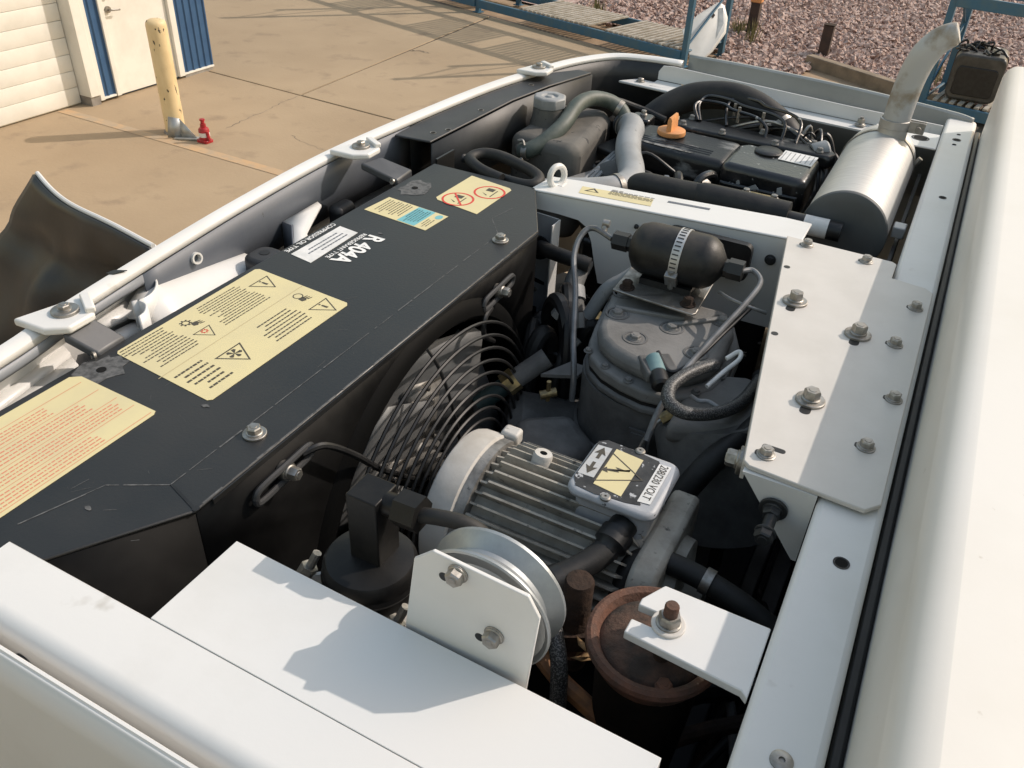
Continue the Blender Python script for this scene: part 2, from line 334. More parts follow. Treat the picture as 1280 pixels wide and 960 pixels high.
# weeds
def weed(name, x, y, h, n, label):
    g = G()
    for _ in range(n):
        a = random.uniform(0, 6.28); r = random.uniform(0, .16); p = V((x+r*math.cos(a), y+r*math.sin(a), GZ)); l = V((random.uniform(-.3,.3), random.uniform(-.3,.3), 1))*h*random.uniform(.4,1)
        s = V((math.cos(a+1.57), math.sin(a+1.57), 0))*.012
        g.add([p-s, p+s, p+l*.6+s*.7, p+l*.6-s*.7, p+l], [(0,1,2,3),(3,2,4)])
    tag(obj(name, g, GRASS), label, 'plant', 'dry weeds by the gravel')
weed('weed_clump', -3.12, 14.3, .42, 36, 'tall dry weeds behind the leaning white panel')
weed('weed_clump', -3.45, 14.85, .3, 50, 'low green weeds at the foot of the orange topped post')
weed('weed_clump', -.35, 13.6, .5, 50, 'yellow green weeds beside the blue rack upright')
weed('weed_clump', -5.9, 14.6, .35, 40, 'short weeds behind the slatted rack deck')

# building
bl = thing('workshop_building', 'white and blue metal workshop with roller door and side door', 'building', (-8.7, 6.5, GZ))
gd = obj('garage_door', G().box((-8.86, 2.0, GZ+.01), (-8.80, 6.37, 1.2)), DOORW, bl)
for k in range(16):
    z0 = GZ+.02+k*.177
    obj('door_section', G().prism([(-8.80, z0+.001), (-8.7835, z0+.0015), (-8.782, z0+.006), (-8.782, z0+.171), (-8.7835, z0+.1755), (-8.80, z0+.1765)], 2.01, 6.365, 'y'), DOORW, gd, bevel=.003, seg=1)
obj('jamb', G().box((-8.95, 6.372, GZ+.10), (-8.60, 6.50, 1.2)), DOORW, bl, bevel=.006)
obj('foundation', G().box((-8.95, 6.374, GZ-.02), (-8.615, 6.499, GZ+.10)), FOUND, bl, bevel=.004)
obj('foundation', G().box((-8.95, 7.8, GZ-.02), (-8.63, 8.28, GZ+.034)), FOUND, bl, bevel=.004)
obj('wall', G().box((-14, 6.5, GZ-.02), (-8.70, 8.30, 1.2)), BLUEW, bl)
for y0, y1 in ((6.50, 6.56), (6.735, 6.80), (7.70, 7.79)):
    obj('trim', G().box((-8.70, y0, GZ+.03), (-8.612, y1, 1.2)), DOORW, bl, bevel=.006)
for y0, y1 in ((6.56, 6.735), (7.79, 8.30)):
    pts = []; y = y0
    while y < y1-.03: pts += [(-8.648, y), (-8.648, y+.055), (-8.632, y+.068), (-8.632, y+.085), (-8.648, y+.098)]; y += .105
    pts = [p for p in pts if p[1] < y1-.002]
    obj('siding', G().prism([(-8.699, y0+.001)]+[(x, max(yy, y0+.001)) for x, yy in pts]+[(-8.648, y1-.001), (-8.699, y1-.001)], GZ+.06, 1.2), BLUEW, bl, angle=25)
    obj('base_trim', G().box((-8.699, y0+.002, GZ+.035), (-8.622, y1-.002, GZ+.058)), DOORW, bl, bevel=.003)
dr = obj('door', G().box((-8.70, 6.802, GZ+.025), (-8.655, 7.698, -.5)), DOORW, bl, bevel=.004)
g = G().cyl((-8.655, 6.875, -1.69), (-8.63, 6.875, -1.69), .035, n=20).tube([(-8.63,6.875,-1.69),(-8.59,6.875,-1.69),(-8.585,6.89,-1.692),(-8.585,6.99,-1.70)], .010, 8, 4)
obj('handle', g, STEEL, dr)
obj('lock', G().cyl((-8.655, 6.87, -1.56), (-8.635, 6.87, -1.56), .026, n=18), STEEL, dr)
obj('roof_edge', G().box((-14, 1.9, 1.2), (-8.55, 8.35, 1.32)), BLUEW, bl, bevel=.01)

bo = thing('bollard', 'cream yellow steel bollard with black scuffs in front of the white door', 'bollard', (-7.26, 6.3, GZ))
obj('post', G().lathe([(.102,0),(.102,1.08),(.098,1.105),(.085,1.125),(.055,1.138),(.0,1.142)], (-7.26,6.3,GZ), (0,0,1), 32, cap1=False), POSTY, bo)
obj('base_collar', G().lathe([(.125,0),(.12,.012),(.103,.02)], (-7.26,6.3,GZ), (0,0,1), 28), FOUND, bo)
sc_ = thing('scrap_bracket', 'bent grey sheet metal scrap leaning at the bollard base', 'scrap', (-7.1, 6.22, GZ))
g = G().add([(-7.17,6.10,GZ+.01),(-7.05,6.18,GZ+.005),(-7.07,6.21,GZ+.20),(-7.17,6.15,GZ+.22)], [(0,1,2,3)])
obj('sheet', g, GALV, sc_, solid=.006)
obj('flange', G().add([(-7.05,6.18,GZ+.005),(-6.90,6.26,GZ+.005),(-7.07,6.21,GZ+.20)], [(0,1,2)]), GALV, sc_, solid=.006)
obj('foot', G().obox((-7.0, 6.20, GZ+.012), (.11, .055, 0), (-.02, .04, 0), (0,0,.006)), GALV, sc_)
jk = thing('bottle_jack', 'small red bottle jack standing on the concrete', 'jack', (-6.78, 6.25, GZ))
obj('base', G().prism(rrect(-6.86,-6.72,6.19,6.30,.02), GZ, GZ+.03), REDJ, jk, bevel=.004)
obj('body', G().lathe([(.055,.03),(.055,.13),(.045,.15),(.03,.155),(.03,.19),(.02,.192),(.02,.225),(.027,.226),(.027,.24)], (-6.79,6.25,GZ), (0,0,1), 20), REDJ, jk)
obj('pump', G().cyl((-6.725,6.24,GZ+.03), (-6.735,6.24,GZ+.12), .018, n=12), REDJ, jk)
obj('label', G().lathe([(.0556,.06),(.0556,.105)], (-6.79,6.25,GZ), (0,0,1), 20, False, False), PAPER, jk)

# pallet racks
def rack(name, label, P, d, bays, levels, H, deck_h, slat_skip=()):
    P = V((*P, 0)); d = V((*d, 0)).normalized(); n = V((-d.y, d.x, 0)); n = n if n.y > 0 else -n; dep = 1.0
    t = thing(name, label, 'rack', (P.x, P.y, GZ)); Z = V((0,0,1)); z0 = V((0,0,GZ))
    for b in bays:
        for q in (0, dep):
            c = P+d*b+n*q
            obj('post', G().obox(c+z0+Z*H/2, d*.04, n*.035, Z*H/2), BLUER, t, bevel=.005)
            obj('foot_plate', G().obox(c+z0+Z*.006, d*.07, n*.07, Z*.006), BLUER, t)
        k = 0; z = .25
        while z+.75 < H:
            a, e = (0, dep) if k % 2 == 0 else (dep, 0)
            A, B = P+d*b+n*a+z0+Z*z, P+d*b+n*e+z0+Z*(z+.7)
            obj('brace', G().tube([A, B], .018, 6, smooth=False), BLUER, t); z += .7; k += 1
        for zz in (.2, H-.15):
            obj('brace', G().tube([P+d*b+z0+Z*zz, P+d*b+n*dep+z0+Z*zz], .018, 6, smooth=False), BLUER, t)
    for i in range(len(bays)-1):
        b0, b1 = bays[i]+.04, bays[i+1]-.04
        for h in levels:
            for q in (-.035, dep+.035):
                obj('beam', G().obox(P+d*(b0+b1)/2+n*q+z0+Z*(h-.065), d*(b1-b0)/2, n*.025, Z*.065), BLUER, t, bevel=.006)
        for h in deck_h:
            s = b0+.1
            while s < b1-.1:
                if not any(a < s < e for a, e in slat_skip):
                    obj('slat', G().obox(P+d*s+n*dep/2+z0+Z*(h+.014+random.uniform(0, .006)), d*.026, n*(dep*.5+.02), Z*.012), SLAT, t)
                s += .098
    return t
rack('pallet_rack', 'long blue pallet rack with low slatted deck beside the pavement', (-3.57, 12.30), (-.962, .274), (0, 4.2, 8.2), (.21, 1.65), 3.4, (.21, 1.65), ((1.45, 1.75), (3.2, 4.4), (5.2, 5.6), (6.9, 7.2)))
rack('pallet_rack', 'blue pallet rack carrying the black plastic tank beyond the truck', (-.33, 12.0), (.98, -.17), (0, 2.6), (.2, 1.42), 2.6, (.2,), ())
lp = thing('leaning_panel', 'dirty white rounded panel leaning on the blue rack upright', 'panel', (-3.45, 12.7, GZ))
def lean(p): return [V((x, 12.62+.8*(z-GZ-.36)+.75*(x+3.45), z)) for x, z in p]
pp = lean([(-3.72,-2.20),(-3.60,-2.02),(-3.40,-1.86),(-3.33,-1.90),(-3.24,-2.05),(-3.20,-2.23),(-3.28,-2.45),(-3.41,-2.62),(-3.45,-2.60),(-3.60,-2.40)])
obj('shell', G().add([*pp, *[p+V((.02,.06,-.01)) for p in pp]], [tuple(range(10)), tuple(range(10,20))]+[(i, (i+1) % 10, 10+(i+1) % 10, 10+i) for i in range(10)]), WHITE, lp, bevel=.012)
q = lean([(-3.42,-2.03),(-3.40,-2.0),(-3.375,-2.02),(-3.39,-2.06)])
obj('keyhole', G().add([p+V((-.002,-.006,.002)) for p in q], [(0,1,2,3)]), POSTB, lp)
q = lean([(-3.36,-1.94),(-3.31,-1.93),(-3.24,-2.12),(-3.27,-2.3),(-3.30,-2.14)])
obj('scuffed_edge', G().add([p+V((-.002,-.006,.002)) for p in q], [(0,1,2,3,4)]), GALV, lp)
q = thing('marker_post', 'short dark brown post standing in the gravel by the kerb', 'post', (-1.95, 14.1, GZ))
obj('shaft', G().obox((-1.95,14.12,GZ+.23), (.075,0,0), (0,.075,0), (0,0,.24)), POSTB, q, bevel=.008)
obj('cap', G().obox((-1.95,14.12,GZ+.478), (.08,0,0), (0,.08,0), (0,0,.008)), RUSTD, q, bevel=.003)
q = thing('marker_post', 'dark post with an orange upper sleeve standing in the gravel', 'post', (-3.3, 14.95, GZ))
obj('shaft', G().obox((-3.28,14.98,GZ+.24), (.075,0,0), (0,.075,0), (0,0,.25)), POSTB, q, bevel=.008)
obj('sleeve', G().obox((-3.28,14.98,GZ+.75), (.088,0,0), (0,.088,0), (0,0,.26)), ORANGE, q, bevel=.01)
tk = thing('plastic_tank', 'dusty black plastic tank with strap sitting on the rack deck', 'tank', (.15, 12.4, GZ+.25))
tp = lambda a, e, s: [(x, y) for x, y in rrect(a, e, -2.405, -1.86, s)]
obj('body', G().prism(tp(-.12, .46, .09), 12.05, 12.7, 'y'), TANKG, tk, bevel=.03, seg=3)
obj('strap', G().prism(rrect(-.128, .468, -2.412, -1.852, .09), 12.30, 12.36, 'y'), POSTB, tk)
obj('face_recess', G().prism(rrect(-.06, .40, -2.34, -2.0, .05), 12.035, 12.056, 'y'), BLACK, tk, bevel=.008)
obj('filler_cap', G().cyl((.3,12.2,-1.87), (.3,12.2,-1.83), .05), BLACK, tk)
g = G()
for k in range(16):
    a = V((random.uniform(-.05,.3), random.uniform(12.15,12.5), -1.855)); g.tube([a, a+V((random.uniform(-.1,.1), random.uniform(-.1,.1), random.uniform(.02,.08))), a+V((random.uniform(-.2,.2), random.uniform(-.1,.1), .01))], .014, 6, 3)
tag(obj('rag_heap', g, BLACK), 'crumpled black straps heaped on top of the plastic tank', 'straps')
# ------------------------------------------------------------------ trailer box behind the unit
tb = thing('trailer_box', 'big cream white trailer box with rounded roof edge along the right', 'trailer', (2.5, .9, -1.5))
obj('body', G().box((.077, -.6, -1.62), (5.2, 2.08, .138)), CREAM, tb, bevel=.026, seg=6)
obj('gasket_or_black_strip', G().box((.0655, -.5, -.075), (.0762, 2.09, -.012)), BLACK, tb, bevel=.003)  # black strip added to darken the narrow gap; the part is assumed
obj('chassis_beam', G().box((.4, .35, -1.9), (5.2, .5, -1.621)).box((.4, 1.1, -1.9), (5.2, 1.25, -1.621)), BLACK, tb)
for yy in (.2, 1.4):
    l = obj('landing_leg', G().box((.9, yy-.06, -2.56), (1.02, yy+.06, -1.621)), BLACK, tb, bevel=.008)
    obj('foot', G().box((.82, yy-.14, GZ), (1.10, yy+.14, -2.561)), BLACK, l)

# ------------------------------------------------------------------ unit frame
fr = thing('unit_frame', 'white painted steel frame of the refrigeration unit with long right hand rail', 'frame', (0, 1, -.6))
rail = obj('top_rail', G().prism(rrect(.002, .064, .08, 2.125, .014), -.045, 0), WHITE, fr, bevel=.007, seg=3)
for x, y, r in ((.038, .617, .0075), (.037, 1.605, .0065), (.033, 1.96, .0085), (.034, 2.0, .004), (.031, 1.925, .0042)):
    disc(rail, (x, y, .0002), r, BLACK, name='hole'); 
    h = G().lathe([(r*.77, -.0008), (r*.77, .0003)], (x, y, 0), (0,0,1), 18); obj('hole_shade', h, DARK, rail)  # dark disc standing for the shade inside the hole
sk = obj('socket_screw', G().lathe([(.0085,0),(.0085,.0012),(.0065,.0022),(.0025,.0022),(.0022,.0005)], (.035,.398,0), (0,0,1), 24), STEEL, rail)
# inner back sheet, floor pan
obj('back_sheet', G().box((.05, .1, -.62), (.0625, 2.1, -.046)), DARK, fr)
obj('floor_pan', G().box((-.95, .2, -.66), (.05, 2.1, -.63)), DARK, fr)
obj('floor_channel', G().box((-.06, .56, -.40), (-.035, 1.2, -.36)).box((-.03, .60, -.48), (0, 1.2, -.44)), CHAR2, fr, bevel=.004)
# slotted arm
arm = [(.0, .521), (-.094, .521), (-.107, .497), (-.107, .489)] + [(-.082, .489)] + arc(-.079, .4805, .0085, 90, -90, 6)[0:7] + [(-.082, .472), (-.107, .472), (-.1075, .456), (-.006, .449), (.0, .444)]
obj('slotted_arm', G().prism(arm, -.019, -.010), WHITE, fr, bevel=.0012)
bolt(fr, (-.0775, .4805, -.010), af=.017, h=.011, wr=.0145, wt=.003, mt=STEEL, wm=PLATEW, stud=.0)
obj('rusty_stud', G().lathe([(.0062,0),(.0062,.012),(.0052,.0135)], (-.0775,.4805,.002), (0,0,1), 14), RUST, fr)
# cross beam
bt = [(-.590, 1.232), (-.164, 1.283), (-.14, 1.288), (-.14, 1.362), (-.182, 1.362), (-.530, 1.316), (-.583, 1.305)]
def beam_y(x): return 1.232+(x+.590)*.1197
g = G().prism(bt, -.004, 0)
obj('cross_beam', g, WHITE, fr, bevel=.002)
fp = [(-.590, -.004), (-.590, -.033), (-.535, -.036), (-.500, -.040), (-.485, -.05), (-.474, -.075), (-.466, -.11), (-.455, -.15), (-.14, -.165), (-.14, -.004)]
n = len(fp); vs = [(x, beam_y(x)+.001, z) for x, z in fp]+[(x, beam_y(x)+.004, z) for x, z in fp]
obj('beam_web', G().add(vs, [tuple(range(n))[::-1], tuple(range(n, 2*n))]+[(i, (i+1) % n, n+(i+1) % n, n+i) for i in range(n)]), WHITE, fr)
obj('web_opening', G().prism(rrect(-.345, -.205, -.075, -.012, .012), 1.246, 1.259, 'y'), BLACK, fr)
for x, z, r in ((-.18, -.042, .009), (-.215, -.047, .006), (-.40, -.03, .004)):
    bolt(fr, (x, beam_y(x), z), (0, -1, 0), af=r*1.4, h=.004, wr=r, wt=.0015, mt=CHAR2)
s_ = obj('beam_slot', G().prism([(-.37,1.309),(-.30,1.318),(-.30,1.325),(-.37,1.316)], .0002, .0006), LINER, fr)
# left partition plate under the beam
pp = [(-.586, -.037), (-.531, -.040), (-.530, -.30), (-.586, -.30)]
pl = obj('partition_plate', G().prism(pp, 1.228, 1.231, 'y'), mat('partition_paint', (.36,.37,.39), .5, col2=(.30,.31,.33), vs=12), fr)
obj('partition_edge', G().box((-.5295, 1.20, -.30), (-.5275, 1.231, -.041)), WHITE, fr)
obj('grommet', G().lathe([(.022,0),(.022,.004),(.016,.006),(.0,.002)], (-.562,1.2275,-.10), (0,-1,0), 24, cap1=False), BLACK, pl)
obj('slot', G().prism([(-.573,-.160),(-.548,-.166),(-.548,-.172),(-.573,-.168)], 1.2265, 1.2278, 'y'), BLACK, pl)
obj('rivet', G().lathe([(.004,0),(.003,.003),(0,.004)], (-.565,1.228,-.185), (0,-1,0), 12, cap1=False), STEEL, pl)
obj('slot', G().box((-.58,1.2262,-.25), (-.56,1.2278,-.22)), BLACK, pl)
# lifting ring on the beam
obj('lifting_ring', G().lathe([(.0175+.0055*math.cos(a), .0055*math.sin(a)) for a in [i*math.pi/5 for i in range(10)]], (-.560, 1.276, .014), (1, -.35, .1), 28, closed=True), WHITE, fr)
obj('ring_lug', G().box((-.578, 1.27, -.01), (-.546, 1.29, .001)), WHITE, fr, bevel=.002)
# yellow notice on the beam
nq = [(-.512, 1.262), (-.388, 1.277), (-.394, 1.307), (-.518, 1.292)]
nt_ = obj('notice', flat(nq, .0003), YELLOW, fr)
def beam_lines():
    g = G()
    for r_ in range(6):
        x = -.468
        while x < -.395:
            L_ = random.uniform(.004, .012); xb = min(x+L_, -.393); y0 = 1.3015-.0040*r_-.0003
            g.add([(x, y0+(x+.512)*.12, .0009), (xb, y0+(xb+.512)*.12, .0009), (xb, y0-.0018+(xb+.512)*.12, .0009), (x, y0-.0018+(x+.512)*.12, .0009)], [(0,1,2,3)]); x += L_+.0016
            if random.random() < .05: break
    return g
obj('fine_print', beam_lines(), INK, nt_)
obj('warning_triangle', G().add([(-.508,1.275,.0009),(-.482,1.279,.0009),(-.496,1.294,.0009),(-.503,1.2775,.00092),(-.487,1.2795,.00092),(-.4955,1.289,.00092)], [(0,1,4,3),(1,2,5,4),(2,0,3,5)]), INK, nt_)
# far rail: upright flange and sunlit ledge
g = G().prism([(-.655,-.016),(0,-.032),(0,-.004),(-.2,.002),(-.62,.020),(-.645,.018),(-.655,.004)], 2.058, 2.062, 'y')
obj('rail_flange', g, WHITE, fr, bevel=.0008)
obj('rail_ledge', G().add([(-.655,2.004,-.017),(0,2.004,-.033),(0,2.0575,-.033),(-.655,2.0575,-.017),(-.655,2.004,-.021),(0,2.004,-.037),(0,2.0575,-.037),(-.655,2.0575,-.021)], [(0,1,2,3),(4,7,6,5),(0,4,5,1),(1,5,6,2),(2,6,7,3),(3,7,4,0)]), WHITE, fr)
bolt(fr, (-.165, 2.03, -.026), af=.014, h=.012, wr=.012, stud=.004)
obj('rail_tab', G().prism([(-.735, 2.0), (-.60, 1.985), (-.56, 2.03), (-.70, 2.045)], -.024, -.018), WHITE, fr, bevel=.002)
bolt(fr, (-.685, 2.02, -.018), af=.013, h=.007, wr=.011)
for x in (-.52, -.50): disc(fr, (x, 2.03, -.0258), .006, BLACK)
obj('corner_gusset', G().prism([(-.10, 1.90), (.001, 1.90), (.001, 2.003), (-.13, 2.003), (-.13, 1.95)], -.012, -.008), WHITE, fr, bevel=.002)
disc(fr, (-.035, 1.955, -.0078), .018, BLACK)
obj('corner_hole', G().lathe([(.0135,0),(.0135,.0006)], (-.035,1.955,-.0082), (0,0,1), 20), DARK, fr)

# ------------------------------------------------------------------ bolted bracket plate
bp = thing('bracket_plate', 'off white bracket plate with ten hex bolts beside the trailer box', 'bracket', (-.02, 1, 0))
pq = [(-.162, 1.271), (-.006, 1.268), (.001, 1.262), (.001, 1.212), (.047, 1.206), (.058, 1.195), (.058, .706), (.045, .690), (-.070, .697), (-.077, .703)]
pa = obj('plate', G().prism(pq, .0035, .009), PLATEW, bp, bevel=.0012)
obj('side_flange', G().add([(-.162,1.270,.0032),(-.077,.704,.0032),(-.077,.704,-.016),(-.162,1.270,-.020),(-.158,1.270,.0032),(-.073,.704,.0032),(-.073,.704,-.016),(-.158,1.270,-.020)], [(0,1,2,3),(4,7,6,5),(0,4,5,1),(2,6,7,3),(1,5,6,2),(0,3,7,4)]), PLATEW, bp)
obj('gusset', G().prism([(-.074, .0032), (.001, .0032), (.001, -.088), (-.004, -.088)], .692, .696, 'y'), WHITE, bp)
obj('edge_strip', G().box((-.074, .6965, -.004), (.001, .72, .0030)), WHITE, bp)
for x, y, big in ((-.128, 1.252, 0), (-.040, 1.245, 0), (-.105, 1.064, 1), (-.016, 1.021, 1), (.041, 1.135, 0), (.029, 1.022, 0), (-.039, .843, 1), (.044, .896, 0), (-.059, .722, 0), (.030, .789, 0)):
    if big:
        bolt(bp, (x, y, .0092), af=.0165, h=.012, wr=.0165, wt=.0035)
        obj('slot', G().prism(rrect(x-.007, x+.005, y-.028, y-.012, .0055), .0086, .0094), BLACK, bp)
    else:
        bolt(bp, (x, y, .0092), af=.0125, h=.008, wr=.0098, wt=.0016)
        obj('slot', G().prism(rrect(x-.0115, x-.004, y-.004, y+.005, .003), .0086, .0094), BLACK, bp)
for x, y in ((-.138, 1.163), (-.109, .968)):
    obj('hole', G().lathe([(.0045,0),(.0045,.0007)], (x, y, .0087), (0,0,1), 16), BLACK, bp)
obj('slot', G().prism(rrect(-.066, -.042, .733, .740, .0033), .0086, .0094), BLACK, bp)
bolt(bp, (-.081, .735, -.018), (-1, -.1, 0), af=.017, h=.013, wr=.016, wt=.005)
o = bolt(bp, (-.035, .690, -.028), (0, -1, -.1), af=.016, h=.010, wr=.0145, wt=.003, mt=CHAR2)
obj('bolt_shank', G().cyl((-.034,.691,-.028), (-.034,.655,-.032), .0062, n=14), CHAR2, bp)
bolt(bp, (-.034, .657, -.0318), (0, -1, -.1), af=.017, h=.011, wr=.009, wt=.001, mt=CHAR2)

# ------------------------------------------------------------------ near top cover and near door
tc_ = thing('top_cover', 'glossy white sheet metal top cover across the near end of the unit', 'cover', (-.3, .25, -.1))
obj('beam_sheet', G().prism([(.205, -.09)]+arc(.221, -.0145, .016, 180, 90, 8)+[(.2676, .0015), (.2676, -.05), (.260, -.05), (.260, -.09)], -.612, 0, 'x'), WHITE, tc_, bevel=.0008, seg=1)
obj('shelf_sheet', G().prism([(-.443, .2680), (-.041, .2680), (-.041, .357), (-.443, .366)], -.0055, .0018), WHITE, tc_, bevel=.0005)
obj('shelf_lip', G().prism([(-.443, .3562), (-.041, .3472), (-.041, .3568), (-.443, .3658)], -.03, -.0065), WHITE, tc_)
obj('stiffener', G().box((-.44, .2678, -.03), (-.041, .30, -.0065)), WHITE, tc_)
bolt(tc_, (-.525, .2045, -.035), (0, -1, 0), af=.011, h=.006, wr=.009, mt=CHAR2)
bolt(tc_, (-.30, .2045, -.03), (0, -1, 0), af=.010, h=.004, wr=.006, mt=WHITE)
nd = thing('service_door', 'white side door of the unit in shade at the bottom left corner', 'door', (-.4, .185, -1))
rows = []
for k in range(9):
    z = .003-1.0*(k/8)**1.5; rows.append([V((x, .1895-.03*(k/8), z)) for x in [-.9+.12*i for i in range(9)]])
obj('skin', G().grid(rows), WHITE, nd, solid=.003)
obj('rim', G().tube([(x, .1905, .003) for x in [-.9+.12*i for i in range(9)]], .0022, 6, 3), WHITE, nd)

# ------------------------------------------------------------------ bowed outer panel
op = thing('nose_panel', 'bowed white outer panel with folded lip around the unit nose', 'panel', (-.92, 1.1, -.6))
path = cr([(-.79,.10,.03), (-.825,.27,.03), (-.847,.44,.03), (-.866,.53,.03), (-.892,.71,.03), (-.913,.887,.03), (-.928,1.107,.03), (-.922,1.334,.03), (-.903,1.606,.03), (-.874,1.78,.03), (-.838,1.93,.03), (-.775,2.045,.03), (-.69,2.082,.03), (-.605,2.090,.03)], 6)
def sweep(path, prof):
    rows = []
    for i, p in enumerate(path):
        t = (path[min(i+1, len(path)-1)]-path[max(i-1, 0)]).normalized(); nn = V((-t.y, t.x, 0)).normalized()   # outward
        rows.append([p+nn*a+V((0,0,b)) for a, b in prof])
    return G().grid(rows)
obj('skin', sweep(path, [(.05,-.62),(.035,-.3),(.012,-.06),(.003,-.008),(.001,-.001),(-.001,.0008),(-.006,.001),(-.015,-.001),(-.019,-.004),(-.0205,-.010)]), WHITE, op, solid=.0018)
kn = next(i for i, p in enumerate(path) if p.y > .63); kf = next(i for i, p in enumerate(path) if p.y > 1.30)
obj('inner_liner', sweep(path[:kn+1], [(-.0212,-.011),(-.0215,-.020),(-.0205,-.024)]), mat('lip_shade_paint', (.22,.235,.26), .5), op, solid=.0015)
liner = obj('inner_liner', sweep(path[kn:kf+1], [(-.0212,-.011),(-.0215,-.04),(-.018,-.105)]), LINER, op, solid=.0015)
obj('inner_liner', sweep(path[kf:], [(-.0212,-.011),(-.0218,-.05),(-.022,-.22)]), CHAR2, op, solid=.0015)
def tabs(y, x):
    q = [(x-.034, y-.045), (x+.014, y-.042), (x+.034, y-.024), (x+.032, y+.012), (x-.002, y+.034), (x-.014, y+.030)]
    t = obj('tab', G().prism(q, .0295, .0395), WHITE, op, bevel=.003, seg=3)
    obj('tab_rib', G().obox((x+.012, y+.020, .0425), (.017,-.010,0), (.003,.005,0), (0,0,.004)), WHITE, t, bevel=.002)
    bolt(op, (x+.003, y-.004, .0397), af=.0125, h=.006, wr=.0155, wt=.004)
tabs(.520, -.836); tabs(1.150, -.878); tabs(1.788, -.852)
obj('lip_notch', G().prism([(-.882,.613),(-.872,.617),(-.866,.633),(-.880,.625)], .0312, .0322), BLACK, op)
obj('spigot', G().lathe([(.0085,0),(.0085,.028),(.006,.028),(.006,.012)], (-.895,.752,-.006), (.9,-.1,.15), 16, cap1=False), WHITE, op)
# stamped channel between panel and shroud
LZ = -.020
def wall_x(y):
    for a, b in zip(path, path[1:]):
        if a.y <= y <= b.y: return a.x+(b.x-a.x)*(y-a.y)/(b.y-a.y)
    return path[0].x
rows = []
for k in range(15):
    y = .612+.245*k/14; z0 = .004-.050*((y-.612)/.245); e = max(0, 3-k)/3
    xw = wall_x(y)+.010; z0 -= .035*e*e
    xe = -.792
    rows.append([V((xw+(xe-xw)*t, y+.012*math.sin(t*3.1)*e, z0+dz)) for t, dz in ((0,.002),(.18,.001),(.34,-.002),(.44,-.008),(.55,-.018),(.75,-.032),(1,-.05))])
obj('channel_fender', G().grid(rows), WHITE, op, solid=.003)
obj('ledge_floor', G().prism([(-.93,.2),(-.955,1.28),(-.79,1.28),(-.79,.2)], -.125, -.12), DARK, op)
obj('ledge_strip', G().add([(-.835,.28,-.029),(-.883,.530,-.029),(-.858,.522,-.029),(-.808,.28,-.029)], [(0,1,2,3)]), WHITE, op, solid=.012)
obj('ledge_strip', G().add([(-.806,.28,-.034),(-.8565,.521,-.034),(-.836,.514,-.034),(-.785,.28,-.034)], [(0,1,2,3)]), WHITE, op, solid=.012)
obj('ledge_strip', G().add([(-.900,.555,-.031),(-.902,.64,-.031),(-.862,.626,-.031),(-.868,.560,-.031)], [(0,1,2,3)]), WHITE, op, solid=.010)
obj('ledge_strip', G().add([(-.866,.560,-.036),(-.860,.625,-.036),(-.838,.612,-.036),(-.842,.565,-.036)], [(0,1,2,3)]), WHITE, op, solid=.010)
for pts in ([(-.878,.678),(-.858,.668),(-.842,.648),(-.838,.628),(-.844,.612)], [(-.842,.622),(-.826,.620),(-.812,.606),(-.808,.592)]):
    P = cr([(x, y, 0) for x, y in pts], 5)
    obj('curved_web', G().grid([[p+V((0,0,.002)), p+V((0,0,-.05))] for p in P]), WHITE, op, solid=.003)
rows = [[V((-.893,.956,-.030)), V((-.869,.950,-.028)), V((-.829,.904,-.034)), V((-.80,.88,-.06))], [V((-.897,1.046,-.030)), V((-.880,1.035,-.028)), V((-.838,.945,-.034)), V((-.80,.92,-.06))]]
obj('channel_stamp', G().grid(rows), WHITE, op, solid=.004)
obj('stamp_shadow_side', G().add([(-.893,.955,-.0305),(-.869,.949,-.0285),(-.829,.903,-.0345),(-.829,.903,-.11),(-.869,.94,-.11),(-.893,.95,-.11)], [(0,1,4,5),(1,2,3,4)]), LINER, op, solid=.003)  # shadow side of the white stamp, painted grey
obj('pillar', G().prism(rrect(-.856,-.803,.812,.866,.020), -.11, -.022), CHAR2, op, bevel=.008, seg=3)
obj('pillar_hole', G().cyl((-.832,.842,-.0225), (-.832,.842,-.0212), .008, n=14), BLACK, op)
obj('pillar', G().prism(rrect(-.893,-.862,1.06,1.11,.013), -.11, -.042), CHAR2, op, bevel=.010, seg=3)
# charcoal inner rail on the far part and hanger arms
rl = obj('inner_rail', G().prism([(-.898,1.279),(-.905,1.50),(-.893,1.66),(-.865,1.80),(-.80,1.90),(-.765,1.895),(-.800,1.74),(-.818,1.60),(-.824,1.287)], .014, .0185), CHAR2, op, bevel=.002)
obj('rail_web', G().add([(-.8235,1.288,.0135),(-.8175,1.60,.0135),(-.7995,1.74,.0135),(-.7645,1.895,.0135),(-.8235,1.288,-.10),(-.8175,1.60,-.10),(-.7995,1.74,-.10),(-.7645,1.895,-.10)], [(0,1,5,4),(1,2,6,5),(2,3,7,6)]), CHAR2, op, solid=.003)
for x, y in ((-.845, 1.33), (-.838, 1.50), (-.835, 1.72), (-.83, 1.36)):
    disc(rl, (x, y, .0187), .006, STEEL); obj('hole_shade', G().lathe([(.0047,0),(.0047,.0004)], (x,y,.0186), (0,0,1), 16), DARK, rl)  # steel rim with a dark disc as the hole's shade
